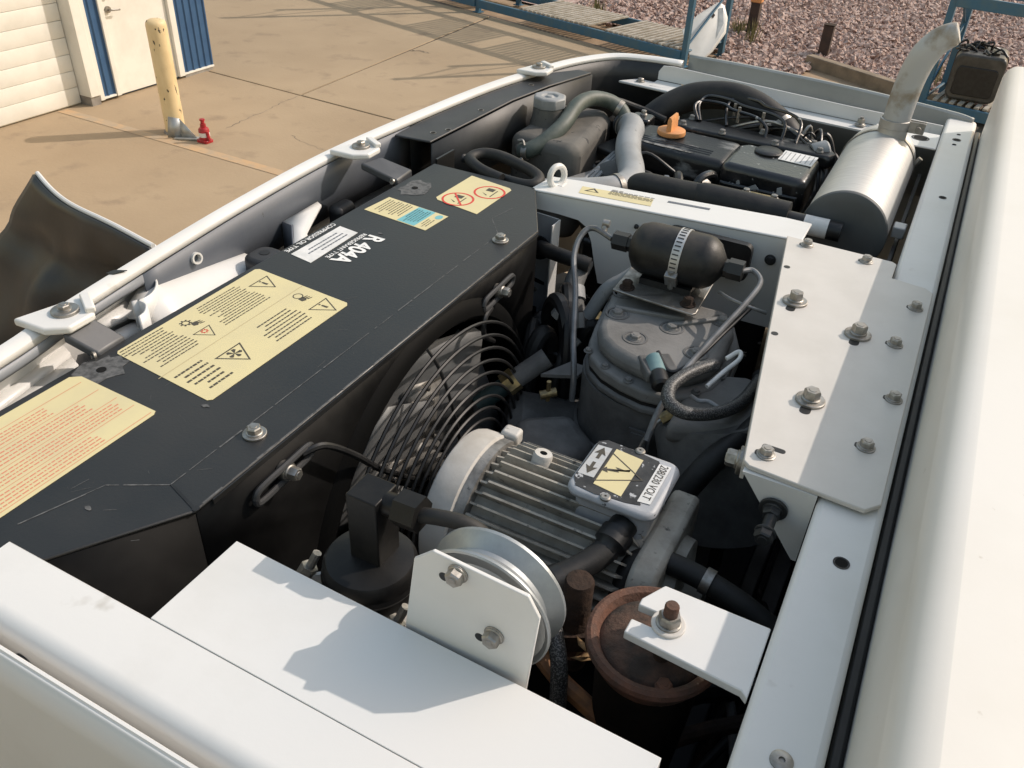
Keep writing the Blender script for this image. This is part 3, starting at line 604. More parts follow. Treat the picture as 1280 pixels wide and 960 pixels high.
for o_a, o_b, i_a, i_b, sx_ in (((-.815,.492),(-.812,.535),(-.782,.508),(-.785,.550), .508), ((-.850,1.108),(-.838,1.152),(-.790,1.130),(-.796,1.184), 1.13)):
    g = G().add([(*o_a,.0285),(*o_b,.0285),(*i_b,.0040),(*i_a,.0040),(*o_a,.016),(*o_b,.016),(*i_b,-.010),(*i_a,-.010)], [(0,1,2,3),(4,7,6,5),(0,4,5,1),(1,5,6,2),(2,6,7,3),(3,7,4,0)])
    h = obj('hanger_arm', g, mat('hanger_paint', (.045,.049,.056), .45, col2=(.075,.08,.088), vs=14), op, bevel=.003, seg=3)
    mid = V((*o_a, 0)).lerp(V((*i_a, 0)), .86)
    obj('hanger_screw', G().lathe([(.0052,-.001),(.0052,.002),(.003,.002),(.0028,.0005)], (mid.x, mid.y-.0005, .001), (-.2,-1,.15), 14), STEEL, h)
obj('pocket_sheet', G().box((-.89,1.19,-.09), (-.79,1.275,-.085)).box((-.79,1.25,-.06), (-.786,1.31,.004)), CHAR, op)
bolt(op, (-.78, 1.335, -.02), (1, -.2, .2), af=.012, h=.008, wr=.009, mt=CHAR2)

fp_ = thing('side_panel', 'grey painted far side panel edge of the unit in shade', 'panel', (-.3, 2.11, -.5))
obj('skin', sweep(cr([(-.595,2.10,.044),(-.45,2.112,.040),(-.2,2.122,.028),(.0,2.122,.014),(.055,2.115,.008)], 5), [(.03,-.6),(.012,-.06),(.006,-.006),(.002,.0),(-.004,.0),(-.008,-.004),(-.01,-.05),(-.01,-.2)]), mat('grey_panel_paint', (.30,.32,.32), .4, col2=(.25,.27,.27), vs=6), fp_, solid=.002)

# ------------------------------------------------------------------ open front door, dark inside
od = thing('open_cowl_door', 'open curved unit door with dark inner side and white rim', 'door', (-1.2, .85, -.5))
rows = []
for j in range(31):
    v = j/30; r = []
    for i in range(33):
        u = i/32
        x = -1.02-.385*u-.42*v*u; y = .795+.03*u+.066*u*u-.24*v*u+.04*math.sin(v*2.6)*(.4+.6*u)+.012*math.sin(u*9)*v; z = -.045-.52*v+.028*math.sin(math.pi*min(1, u*1.0))*0
        z += .012*(1-v)*math.sin(u*math.pi*2)*.5
        y += .018*math.exp(-((v-.22)/.06)**2)-.012*math.exp(-((u-.62)/.05)**2-((v-.3)/.12)**2)
        y += .034*math.sin(9*v+3*u)*v*(1-.4*u)+.022*math.sin(13*u-8*v)*v+.010*math.sin(23*u+9*v)*v+.02*math.exp(-((u-.30-.5*v)/.07)**2)*v
        r.append(V((x, y, z)))
    rows.append(r)
INNER = mat('door_inner', (.014, .0145, .016), .36, spec=.35, col2=(.05, .052, .056), vs=4, vmin=.38, vmax=.68, bump=.10, bs=9, rvar=.2)
obj('inner_shell', G().grid(rows), INNER, od, solid=.004)
obj('outer_skin', G().grid([[p+V((0, .008, .0)) for p in r] for r in rows]), WHITE, od, solid=-.003)
obj('rim', G().tube([p+V((0,.005,.001)) for p in rows[0]], .0042, 8, 2), WHITE, od)
obj('rim_side', G().tube([r[-1]+V((-.001,.005,0)) for r in rows], .0035, 8, 2), mat('door_edge', (.35,.34,.32), .5), od)
obj('latch_pocket', G().lathe([(.03,0),(.028,.006),(.02,.008),(.017,.002)], (-1.20,.835,-.16), (.1,-1,.1), 20), BLACK, od)
for z in (-.12, -.42):
    obj('hinge_arm', G().tube([(-.915,.80,z), (-.97,.80,z), (-1.03,.803,z)], .009, 8, 3), CHAR2, od)
# ------------------------------------------------------------------ condenser shroud
sh = thing('condenser_shroud', 'long charcoal sheet metal condenser box covered in yellow warning stickers', 'shroud', (-.65, .735, -.6))
X0, X1, YA, YB, YC, YD = -.786, -.503, .232, .377, 1.090, 1.240
top = [(X0, .17), (-.632, .17), (X1, YB), (X1, YC), (-.583, YD), (X0, YD)]
obj('top_sheet', G().prism(top, -.004, 0), CHAR, sh, bevel=.0015)
lid_in = [(X0+.002, .172), (-.633, .172), (X1-.003, YB+.001), (X1-.003, YC-.001), (-.585, YD-.002), (X0+.002, YD-.002)]
g = G()
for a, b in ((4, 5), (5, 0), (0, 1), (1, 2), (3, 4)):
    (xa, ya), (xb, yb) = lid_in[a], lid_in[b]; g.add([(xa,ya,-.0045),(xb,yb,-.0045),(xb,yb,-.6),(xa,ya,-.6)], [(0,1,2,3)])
obj('end_sheet', g, mat('charcoal_side_shaded', (.005,.005,.0052), .5, col2=(.010,.010,.010), vs=9, spec=.08), sh, solid=.002)  # charcoal paint copied darker and duller, putting shade on the side sheets
# front sheet with the round fan opening
FY, FZ, FR = .790, -.283, .258
g = G(); N_ = 72; xs = X1-.0025
def edge_pt(a):
    c, s = math.cos(a), math.sin(a); t = 9
    if c > 1e-6: t = min(t, (YC-.001-FY)/c)
    if c < -1e-6: t = min(t, (YB+.001-FY)/c)
    if s > 1e-6: t = min(t, (-.0045-FZ)/s)
    if s < -1e-6: t = min(t, (-.6-FZ)/s)
    return (FY+c*t, FZ+s*t)
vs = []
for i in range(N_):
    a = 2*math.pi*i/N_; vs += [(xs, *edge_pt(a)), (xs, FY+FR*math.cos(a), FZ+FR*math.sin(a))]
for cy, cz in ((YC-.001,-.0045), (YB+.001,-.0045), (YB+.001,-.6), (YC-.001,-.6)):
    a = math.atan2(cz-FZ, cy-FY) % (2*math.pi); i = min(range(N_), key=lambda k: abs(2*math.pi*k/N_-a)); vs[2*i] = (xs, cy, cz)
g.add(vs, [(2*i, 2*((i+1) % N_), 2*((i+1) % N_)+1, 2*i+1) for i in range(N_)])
obj('fan_sheet', g, MATS['charcoal_side_shaded'], sh, solid=.002)
obj('fan_opening_ring', G().lathe([(FR+.022,0),(FR+.016,.006),(FR+.007,.010),(FR-.002,.011),(FR-.008,.006),(FR-.010,-.06)], (xs+.001, FY, FZ), (1,0,0), 72, False, False), mat('ring_black', (.004,.004,.004), .6, spec=.08), sh)
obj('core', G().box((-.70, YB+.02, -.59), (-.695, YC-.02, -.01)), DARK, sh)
# folded front lip and crease lines worn into the paint
obj('folded_lip', G().box((X1+.0005, YB+.02, -.0075), (X1+.0022, YC-.004, -.0012)), CHAR, sh)
g = G()
def wear(a, b, w_=.0007, z=.0003):
    a, b = V(a), V(b); d = b-a; L_ = d.length; d /= L_; nn = V((-d.y, d.x)); t = 0
    while t < L_:
        s = random.uniform(.005, .04); e = min(t+s, L_); ww = w_*random.uniform(.5, 1.3); o_ = random.uniform(-.0003,.0003)
        p, q = a+d*t+nn*o_, a+d*e+nn*o_; g.add([(*(p-nn*ww), z), (*(q-nn*ww), z), (*(q+nn*ww), z), (*(p+nn*ww), z)], [(0,1,2,3)]); t = e+random.choice((0, 0, .004, .012))
wear((-.549, .391), (-.549, 1.045)); wear((-.549, 1.045), (-.585, 1.09)); wear((-.585, 1.09), (-.575, 1.15)); wear((-.549,.391), (-.60,.36)); wear((-.60,.36), (-.625,.285)); wear((-.549, 1.045), (-.508, 1.075), .0004)
wear((X1-.0012, YB+.01), (X1-.0012, YC), .0009)
for _ in range(60):
    p = V((random.uniform(-.77,-.52), random.uniform(.28,1.2))); a = random.uniform(0, 6.3); wear(p, p+V((math.cos(a), math.sin(a)))*random.uniform(.003,.02), .0002)
obj('worn_paint', g, WORN, sh)['kind'] = 'stuff'
obj('corner_slit', G().prism([(-.549,.3905),(-.547,.3925),(-.5045,.3795),(-.5055,.3765)], .0002, .0007), BLACK, sh)
obj('corner_hole', G().lathe([(.0035,0),(.0035,.0006)], (-.5045,.379,.0002), (0,0,1), 14), BLACK, sh)
bolt(sh, (-.533, .490, .0003), af=.0135, h=.008, wr=.0125, wt=.0022); bolt(sh, (-.536, 1.028, .0003), af=.0135, h=.008, wr=.0125, wt=.0022)
for x, y in ((-.757, .490), (-.752, 1.125)):
    pts = [(x+(.016+.010*random.random())*math.cos(a)*1.15, y+(.016+.012*random.random())*math.sin(a)*1.5) for a in [k*math.pi/9 for k in range(18)]]
    obj('bare_patch', G().prism(pts, .0001, .0005), WORN, sh); obj('mount_hole', G().lathe([(.0055,0),(.0055,.0006)], (x,y,.0004), (0,0,1), 16), DARK, sh)
for k in range(3):
    x, y = ((-.588,.33),(-.61,.50),(-.70,.95))[k]; pts = [(x+.006*random.uniform(.4,1)*math.cos(a), y+.004*random.uniform(.4,1)*math.sin(a)) for a in [q*math.pi/4 for q in range(8)]]
    obj('paint_chip', G().prism(pts, .0002, .0006), WORN, sh)
# stickers (they read towards the nose: text runs along -Y, its top towards the engine side)
Zs = .0002; Zp = .0008
st = obj('sticker', flat([(-.775,.235),(-.645,.235),(-.645,.461),(-.648,.466),(-.765,.470),(-.775,.462)], Zs), YELLOW, sh, label='large yellow sticker with red print')
for a, b in ((-.672,-.652), (-.698,-.678), (-.726,-.704), (-.752,-.732)):
    obj('fine_print', lines(a, b, .455-random.uniform(0,.05), .24, 4, Zp), INKR, st)
g = G()
for x in (-.650, -.675, -.701, -.729, -.756): g.add([(x-.0004,.24,Zp),(x+.0004,.24,Zp),(x+.0004,.462,Zp),(x-.0004,.462,Zp)], [(0,1,2,3)])
obj('rule_lines', g, INKR, st)
s2 = obj('sticker', flat([(-.772,.526),(-.768,.522),(-.616,.508),(-.612,.512),(-.612,.752),(-.616,.757),(-.772,.768),(-.777,.764)], Zs), YELLOW, sh, label='large yellow safety sticker with four black warning triangles')
for q in (lines(-.681, -.625, .562, .520, 6, Zp), lines(-.675, -.628, .708, .632, 7, Zp), lines(-.768, -.706, .716, .634, 12, Zp), lines(-.770, -.703, .590, .522, 12, Zp)): obj('fine_print', q, INK, s2)
obj('rule_lines', G().add([(-.6905,.510,Zp),(-.6895,.510,Zp),(-.6925,.762,Zp),(-.6935,.762,Zp)], [(0,1,2,3)]), mat('faded_fold', (.45,.38,.22), .6), s2)
def fan_icon(cx, cy, s):
    g = G()
    for k in range(5):
        a = k*2*math.pi/5; g.add([(cx, cy, Zp), (cx+s*math.cos(a-.34), cy+s*math.sin(a-.34), Zp), (cx+s*1.15*math.cos(a), cy+s*1.15*math.sin(a), Zp), (cx+s*math.cos(a+.34), cy+s*math.sin(a+.34), Zp)], [(0,1,2,3)])
    return g
def gear_icon(cx, cy, s):
    g = ring2(cx, cy, s*.55, s*.16, Zp, 20)
    for k in range(8):
        a = k*math.pi/4; g.add([(cx+s*q*math.cos(a+e), cy+s*q*math.sin(a+e), Zp) for q, e in ((.52,-.2),(.78,-.14),(.78,.14),(.52,.2))], [(0,1,2,3)])
    return g
def hand_icon(cx, cy, s):
    g = G().add([(cx+a*s, cy+b*s, Zp) for a, b in ((-.5,-.5),(.1,-.6),(.3,-.2),(.05,.1),(-.45,.1))], [(0,1,2,3,4)])
    for k in range(3): g.add([(cx+(-.4+.25*k)*s, cy+.05*s, Zp), (cx+(-.2+.25*k)*s, cy+.05*s, Zp), (cx+(-.15+.3*k)*s, cy+.6*s, Zp), (cx+(-.25+.3*k)*s, cy+.6*s, Zp)], [(0,1,2,3)])
    return g
for x, y, s in ((-.6535,.5925,.0235), (-.6355,.7345,.0205), (-.7400,.7405,.0205), (-.7170,.6105,.0155)):
    obj('warning_triangle', tri_ring(x, y, s, Zp, .075), INK, s2)
obj('fan_symbol', fan_icon(-.655, .5925, .0085), INK, s2); obj('gear_symbol', gear_icon(-.7195, .6105, .0065), INKRR, s2)
obj('gear_symbol', gear_icon(-.752, .612, .010), INK, s2); obj('hand_symbol', hand_icon(-.740, .620, .012), INK, s2)
obj('pulley_symbol', ring2(-.680, .737, .007, .0014, Zp, 20), INK, s2); obj('hand_symbol', hand_icon(-.668, .737, .013), INK, s2)
for x, y in ((-.6375,.7345), (-.742,.7405)): obj('exclamation_symbol', G().add([(x-.002,y-.0014,Zp),(x-.002,y+.0014,Zp),(x+.008,y+.0019,Zp),(x+.008,y-.0019,Zp),(x-.0065,y-.0014,Zp),(x-.0065,y+.0014,Zp),(x-.0040,y+.0014,Zp),(x-.0040,y-.0014,Zp)], [(0,1,2,3),(4,5,6,7)]), INK, s2)
s3_ = obj('sticker', flat([(-.771,1.008),(-.649,.996),(-.646,1.058),(-.766,1.070)], Zs), YELLOW, sh, label='small yellow and teal sticker')
obj('teal_band', flat([(-.706,1.0035),(-.672,1.0000),(-.670,1.0595),(-.703,1.0625)], Zp-.0003, .0003), INKT, s3_)
obj('fine_print', lines(-.760, -.710, 1.062, 1.012, 9, Zp), INK, s3_); obj('fine_print', lines(-.703, -.674, 1.055, 1.006, 6, Zp), INK, s3_)
obj('fine_print', lines(-.668, -.654, 1.034, 1.004, 3, Zp), INK, s3_)
obj('drop_symbol', G().add([(-.656+.006*math.cos(a), 1.047+.008*math.sin(a), Zp) for a in [q*math.pi/6 for q in range(12)]], [tuple(range(12))]), INKT, s3_)
s4_ = obj('sticker', flat([(-.702,1.112),(-.695,1.105),(-.613,1.091),(-.612,1.207),(-.618,1.213),(-.700,1.226)], Zs), YELLOW, sh, label='cream sticker with two red prohibition circles')
for cx, cy in ((-.638, 1.178), (-.668, 1.125)):
    obj('prohibition_circle', ring2(cx, cy, .027, .0035, Zp), INKRR, s4_)
    a = V((cx-.017, cy+.019)); b = V((cx+.017, cy-.019)); d = (b-a).normalized(); nn = V((-d.y, d.x))*.0016
    if cy < 1.15: obj('prohibition_bar', G().add([(*(a-nn), Zp+.0001),(*(b-nn), Zp+.0001),(*(b+nn), Zp+.0001),(*(a+nn), Zp+.0001)], [(0,1,2,3)]), INKRR, s4_)
    obj('jet_symbol', G().add([(cx+a_, cy+b_, Zp) for a_, b_ in ((-.010,.004),(.004,.004),(.004,.016),(-.010,.016),(-.012,-.004),(-.010,-.006),(.002,-.012),(.0,-.014))], [(0,1,2,3),(4,5,6,7)]).add([(cx+a_, cy+b_, Zp) for a_, b_ in ((.008,-.016),(.010,-.016),(.010,.012),(.008,.012))], [(0,1,2,3)]), INK, s4_)
s5 = obj('sticker', flat([(-.766,.826),(-.726,.820),(-.729,.934),(-.765,.938)], Zs), PAPER, sh, label='white type label beside the refrigerant lettering')
obj('fine_print', lines(-.758, -.734, .92, .83, 3, Zp), LINER, s5)
text(sh, 'R 404A', -.709, .940, .0006, .038, INKW, .84, .0012)
text(sh, 'REFRIGERANT TYPE', -.7205, .937, .0006, .0105, INKW, 1.0, .0002)
text(sh, 'COMPRESSOR OIL TYPE', -.7805, .940, .0006, .0115, INKW, .92, .0002)
# latch hooks on the front sheet
def latch(y, z, wire):
    t = thing('latch_hook', 'zinc latch hook on the charcoal front sheet %s' % ('near the corner' if y < .7 else 'at the far end'), 'latch', (-.49, y, z), 'latch hooks on the condenser box')
    o_ = [(xs+.010, y-.048, z-.002), (xs+.010, y-.040, z+.0065), (xs+.010, y+.0, z+.009), (xs+.010, y+.034, z+.010), (xs+.010, y+.041, z+.003), (xs+.010, y+.034, z-.005), (xs+.010, y+.0, z-.008), (xs+.010, y-.042, z-.010), (xs+.010, y-.048, z-.002)]
    obj('slotted_loop', G().tube(o_, .0038, 8, 4), STEEL if False else CHAR2, t)
    bolt(t, (xs+.004, y, z), (1, 0, .1), af=.013, h=.012, wr=.0105, wt=.010)
    obj('wire_rod', G().tube(wire, .0042, 8, 6), BLACK, t)
    return t
latch(.490, -.034, [(xs+.01,.515,-.028), (-.485,.54,-.030), (-.482,.585,-.075), (-.482,.63,-.13), (-.482,.70,-.20)])
latch(.955, -.040, [(xs+.01,.93,-.055), (-.492,.905,-.06), (-.490,.902,-.085), (-.490,.93,-.11)])

# ------------------------------------------------------------------ fan and guard
fan = thing('condenser_fan', 'grey sheet metal fan with riveted blades behind the wire guard', 'fan', (-.54, FY, FZ))
FX, HY, HZ = -.545, .80, -.262
obj('hub', G().lathe([(.045,-.03),(.045,.012),(.038,.02),(.02,.024),(.02,.04),(.012,.045)], (FX,HY,HZ), (1,0,0), 32), ALU, fan)
BLADE = mat('fan_blade_metal', (.23,.235,.235), .55, .3, col2=(.16,.163,.163), vs=12, col3=(.12,.11,.1), s3=60, t3=.68, bump=.04, bs=120)
for k in range(5):
    a0 = R(80+72*k); u = V((0, math.cos(a0), math.sin(a0))); t = V((0, -math.sin(a0), math.cos(a0))); c0 = V((FX+.014, HY, HZ))
    def bpt(q, s_): return c0+u*q+t*s_+V((-.28*s_-.9*s_*s_, 0, 0))
    rows = []
    for i_ in range(9):
        s_ = -.105+.21*i_/8; e = max(0, abs(i_-4)-3)*.016
        rows.append([bpt(q, s_) for q in (.045+e, .09, .13, .165, .195-e)])
    b = obj('blade', G().grid(rows), BLADE, fan, solid=.002)
    obj('spider_arm', G().add([bpt(.03,-.012)+V((.004,0,0)), bpt(.03,.03)+V((.004,0,0)), bpt(.125,.055)+V((.004,0,0)), bpt(.135,.04)+V((.004,0,0)), bpt(.135,-.015)+V((.004,0,0))], [(0,1,2,3,4)]), ALU, fan, solid=.003)
    for q, s_ in ((.07,.02), (.10,.0), (.105,.035), (.125,.01)):
        obj('rivet', G().lathe([(.0055,0),(.0045,.0035),(0,.005)], bpt(q, s_)+V((.0042,0,0)), (1,0,0), 10, cap1=False), STEEL, b)
gdn = thing('fan_guard', 'black wire fan guard of concentric rings on the condenser box', 'fan guard', (-.48, FY, FZ))
def gx(r_): return -.496+.050*math.sqrt(max(0, 1-(r_/.262)**2))
for k in range(12):
    r_ = .250-k*.0170
    obj('wire_ring', G().lathe([(r_+.0025*math.cos(a), gx(r_)+.498+.0025*math.sin(a)) for a in [i*math.pi/3 for i in range(6)]], (-.498,FY,FZ), (1,0,0), 80, closed=True), BLACK, gdn)
for k in range(4):
    a = R(8+90*k); obj('radial_wire', G().tube([(gx(q)-.0035, FY+q*math.cos(a), FZ+q*math.sin(a)) for q in (.258,.24,.21,.17,.12,.05)], .0024, 6, 3), BLACK, gdn)

# ------------------------------------------------------------------ standby electric motor
MY, MZ = .680, -.180
mo = thing('electric_motor', 'grey finned electric motor with terminal box', 'motor', (-.26, MY, MZ-.1))
obj('housing', G().lathe([(.074,0),(.078,.01),(.078,.235),(.07,.25)], (-.378,MY,MZ), (1,0,0), 40), MOTOR, mo)
obj('end_bell', G().lathe([(.02,-.020),(.070,-.022),(.082,-.028),(.089,-.030),(.0935,-.027),(.0955,-.021),(.0960,-.004),(.0960,.006),(.092,.009)], (-.372,MY,MZ), (1,0,0), 48), BELL, mo)
obj('bell_collar', G().lathe([(.0935,0),(.0935,.012),(.080,.014)], (-.363,MY,MZ), (1,0,0), 48), ALU, mo)
for k in range(35):
    a = R(-62+k*304/29*1.0-0); 
    a = R(-66+k*9.0)
    u = V((0, math.cos(a), math.sin(a))); t = V((0, -math.sin(a), math.cos(a)))
    h = .0195
    x0, x1 = -.354, -.150
    pts = [(x0, .070), (x0+.004, .078+h*.55), (x0+.014, .078+h*.62), (x0+.017, .078+h), (x1-.012, .078+h*.97), (x1, .072)]
    vs = [V((px, MY, MZ))+u*pr+t*s for s in (-.0013, .0013) for px, pr in pts]; n = len(pts)
    obj('fin', G().add(vs, [tuple(range(n))[::-1], tuple(range(n, 2*n))]+[(i, (i+1) % n, n+(i+1) % n, n+i) for i in range(n)]), MOTOR, mo)
obj('drive_end', G().prism(rrect(MY-.085, MY+.085, MZ-.085, MZ+.082, .03), -.150, -.118, 'x'), MOTOR, mo, bevel=.006)
obj('drive_hub', G().lathe([(.06,0),(.058,.012),(.03,.018),(.03,.04)], (-.118,MY,MZ), (1,0,0), 32), MOTOR, mo)
obj('lifting_boss', G().lathe([(.0045,.006),(.0105,.006),(.0118,.003),(.0118,-.012),(.0045,-.012)], (-.298,.700,MZ+.098), (.1,.2,1), 24, False, False), BELL, mo)
obj('bell_lug', G().obox((-.360,.742,MZ+.075), (.012,0,0), (0,.010,0), (0,0,.010)), BELL, mo, bevel=.004)
# terminal box
LID = mat('terminal_lid_paint', (.42,.43,.45), .45, col2=(.36,.37,.385), vs=20, bump=.05, bs=140, col3=(.03,.03,.03), s3=120, t3=.68, w3=.02)
LIDB = mat('terminal_lid_black', (.012,.012,.013), .5, col2=(.04,.04,.04), vs=40, bump=.06, bs=160, col3=(.40,.41,.42), s3=75, t3=.60, w3=.03)
tbx = obj('terminal_box', G().prism(rrect(-.238,-.152,.654,.737,.012), -.112, -.073), LID, mo, bevel=.003)
obj('lid', G().prism(rrect(-.247,-.143,.645,.746,.016), -.073, -.060), LID, tbx, bevel=.006, seg=3)
pts = [(-.2455+.002, .665), (-.236,.652), (-.212,.650), (-.196,.6525), (-.178,.654), (-.163,.658), (-.161,.675), (-.166,.70), (-.158,.72), (-.170,.737), (-.20,.741), (-.235,.7425), (-.2435,.735)]
obj('black_face', G().prism(pts, -.0600, -.0594), LIDB, tbx)
def lbl(q, z=-.0594): return flat(q, z, .0004)
obj('volt_label', lbl([(-.168,.662),(-.154,.664),(-.154,.7335),(-.168,.7325)]), PAPER, tbx)
text(tbx, '208/230 VOLT', -.1655, .7318, -.0587, .0132, INK, .78, .00008)
obj('hazard_label', lbl([(-.220,.664),(-.186,.660),(-.186,.729),(-.220,.732)]), YELLOW, tbx)
obj('hazard_triangle', tri_ring(-.2045, .696, .031, -.0588, .05), INK, tbx)
obj('lightning_symbol', G().add([(-.205+a, .696+b, -.0587) for a, b in ((.013,.006),(.0125,.0095),(.000,.0015),(.003,-.001),(-.010,-.0045),(-.008,-.0075),(-.0175,-.0065),(-.0125,.0015),(-.0115,-.0015),(.0,.003),(-.004,.0055))], [tuple(range(11))]), INK, tbx)
obj('foil_label', lbl([(-.2425,.672),(-.2235,.673),(-.2245,.730),(-.2415,.7285)]), STAIN, tbx)
obj('arrow_symbol', G().add([(-.233+a, .70+b, -.0588) for a, b in ((-.002,-.002),(-.002,-.012),(-.007,-.010),(.0,-.024),(.007,-.010),(.002,-.012),(.002,-.002))], [tuple(range(7))]), INK, tbx)
obj('arrow_symbol', G().add([(-.233+a, .703+b, -.0588) for a, b in ((-.002,.002),(-.002,.012),(-.007,.010),(.0,.024),(.007,.010),(.002,.012),(.002,.002))], [tuple(range(7))]), INK, tbx)
for x, y in ((-.200,.6505), (-.195,.7425)): obj('lid_screw', G().lathe([(.006,0),(.006,.002),(.0045,.0035),(.0015,.0035),(.0012,.002)], (x,y,-.0605), (0,0,1), 14), STEEL, tbx)
obj('cable_gland', G().lathe([(.016,0),(.016,.012),(.019,.013),(.019,.03),(.015,.034),(.013,.04)], (-.176,.656,-.092), (-.15,-1,-.3), 20), BLACK, tbx)
hs = thing('motor_cable', 'thick black cable leaving the terminal box towards the pulley', 'cable', (-.2, .6, -.1))
obj('sheath', G().tube([(-.180,.625,-.103),(-.195,.595,-.110),(-.222,.550,-.115),(-.245,.50,-.13),(-.26,.46,-.17)], .0145, 14, 6), RUBBER, hs)

# ------------------------------------------------------------------ black canister with fitting
ca = thing('filter_canister', 'round black canister with square fitting behind the white top cover', 'canister', (-.375, .455, -.25))
cx, cy, cz = -.335, .4155, -.006
BLK2 = mat('black_satin_paint', (.006,.006,.0065), .42, spec=.25, col2=(.013,.0125,.012), vs=20, bump=.03, bs=120)
obj('shell', G().lathe([(.038,-.20),(.0425,-.19),(.0430,-.012),(.0425,-.005),(.039,.000),(.028,.003),(.012,.0045)], (cx,cy,cz), (0,0,1), 48), BLK2, ca)
obj('bead', G().lathe([(.0432,-.022),(.0448,-.018),(.0432,-.014)], (cx,cy,cz), (0,0,1), 48, False, False), BLK2, ca)
obj('fitting_block', G().box((-.349,.406,-.004), (-.318,.438,.071)), BLK2, ca, bevel=.0015)
obj('fitting_neck', G().cyl((-.318,.422,.062), (-.304,.422,.063), .0105, n=18), BLK2, ca)
obj('flare_nut', G().hexa((-.305,.422,.064), (-.283,.422,.065), .0165), BLK2, ca)
obj('white_strap', G().lathe([(.0434,-.06),(.0434,-.036),(.0452,-.036),(.0452,-.06)], (cx,cy,cz), (0,0,1), 48, closed=True), WHITE, ca)
for sx, y, dz in ((-.388, .392, 0), (-.288, .385, -.006)):
    obj('strap_ear', G().obox((sx+.010, y+.006, -.050+dz), (.012,.012,0), (.0012,-.0012,0), (0,0,.016)), WHITE, ca)
    q = obj('strap_bolt', G().cyl((sx-.004,y-.004,-.042+dz), (sx+.006,y+.008,-.012+dz), .0042, n=10), STEEL, ca)
    obj('nut', G().hexa((sx-.003,y-.003,-.036+dz), (sx+.001,y+.002,-.026+dz), .0082), STEEL, q)
obj('outlet_tube', G().tube([(-.284,.422,.065),(-.266,.424,.069),(-.247,.428,.069),(-.232,.433,.060),(-.226,.438,.035),(-.225,.445,-.06)], .0070, 12, 6), RUBBER, ca)

# ------------------------------------------------------------------ pulley on its bracket
pk = thing('pulley_bracket', 'upright white bracket plate with cut corners holding the pulley', 'bracket', (-.21, .365, 0))
q = [(-.266, -.03), (-.264, .002), (-.254, .081), (-.237, .098), (-.158, .094), (-.148, .076), (-.155, -.03)]
obj('plate', G().prism(q, .3665, .3700, 'y'), WHITE, pk, bevel=.0008)
for x, z in ((-.215, .087), (-.183, .037)):
    bolt(pk, (x, .3662, z), (0, -1, 0), af=.0125, h=.008, wr=.0085, wt=.0012)
    obj('hole', G().lathe([(.0042,0),(.0042,.0006)], (x-.0125, .3668, z-.011), (0,-1,0), 14), BLACK, pk)
pu = thing('idler_pulley', 'zinc plated grooved idler pulley behind the white bracket', 'pulley', (-.205, .39, .035))
obj('sheave', G().lathe([(.020,.0),(.043,.0),(.046,.003),(.054,.003),(.0575,.000),(.0590,.001),(.0590,.003),(.049,.013),(.049,.017),(.0590,.027),(.0590,.030),(.046,.030),(.02,.028)], (-.203,.381,.036), (0,1,0), 56), ZINC, pu, angle=25)
obj('hub', G().lathe([(.018,-.008),(.018,.0005)], (-.203,.381,.036), (0,1,0), 24), ZINC, pu)

# ------------------------------------------------------------------ rusty mount and valve
rm = thing('rusty_mount', 'rusty round vibration mount under the slotted white arm', 'mount', (-.09, .50, -.2))
rc = (-.090, .500, -.055)
obj('cup', G().lathe([(.050,-.030),(.0585,-.013),(.0615,-.007),(.0605,-.002),(.057,.0005),(.052,-.001),(.0495,-.005),(.046,-.013),(.042,-.016),(.016,-.017)], rc, (0,0,1), 56), RUST, rm)
obj('mount_body', G().lathe([(.040,-.20),(.046,-.10),(.049,-.032)], rc, (0,0,1), 40), mat('shaded_iron', (.008,.0065,.0055), .9, spec=.15, col2=(.016,.012,.009), vs=30), rm)  # iron colour darkened for the shade of rail and trailer box
obj('rubber_core', G().lathe([(.048,-.0080),(.044,-.003),(.030,.003),(.012,.006)], rc, (0,0,1), 40), mat('oily_rubber', (.035,.024,.018), .75, col2=(.12,.062,.04), vs=30, vmin=.42, vmax=.66, bump=.4, bs=90), rm)
obj('stud', G().cyl((-.0775,.4805,-.08), (-.0775,.4805,-.0195), .007, n=14), RUSTD, rm)
bolt(rm, (-.066, .459, -.060), af=.012, h=.004, wr=.008, wt=.001, mt=RUST)
va = thing('rusty_valve', 'dark rusty capped valve stem between pulley and rusty mount', 'valve', (-.178, .53, -.2))
obj('stem', G().lathe([(.017,-.12),(.017,-.055),(.0145,-.05),(.0145,-.003),(.013,.0)], (-.176,.530,-.058), (0,0,1), 20), RUSTD, va)
obj('nut', G().hexa((-.176,.530,-.14), (-.176,.530,-.118), .024), RUSTD, va)
obj('rust_patch', G().lathe([(.0178,-.10),(.0182,-.08),(.0172,-.062)], (-.176,.530,-.058), (0,0,1), 20, False, False), RUST, va)
g = G()
for k in range(7):
    c_ = V((-.158+random.uniform(-.008,.008), .516+random.uniform(-.012,.008), -.115-random.uniform(0,.03))); d = V((random.uniform(-1,1), random.uniform(-1,1), random.uniform(-.4,.6))).normalized()*.012; e = V((-d.y, d.x, .3*d.z))*.28
    g.add([c_-d, c_+e, c_+d, c_-e], [(0,1,2,3)])
tag(obj('dead_leaf', g, mat('dry_leaf', (.30,.19,.09), .8, col2=(.2,.12,.05), vs=60), solid=.0006), 'dry leaf scraps caught beside the rusty valve', 'leaf')
bs = thing('braided_lead', 'braided black sleeve hanging beside the rusty valve', 'cable', (-.18, .49, -.15))
obj('sleeve', G().tube([(-.214,.52,-.085),(-.196,.508,-.095),(-.180,.492,-.105),(-.166,.474,-.125),(-.158,.46,-.17)], .0085, 12, 8), MESHW, bs)
aw = thing('amber_lead', 'amber brown conduit running under the pulley bracket', 'cable', (-.15, .49, -.16))
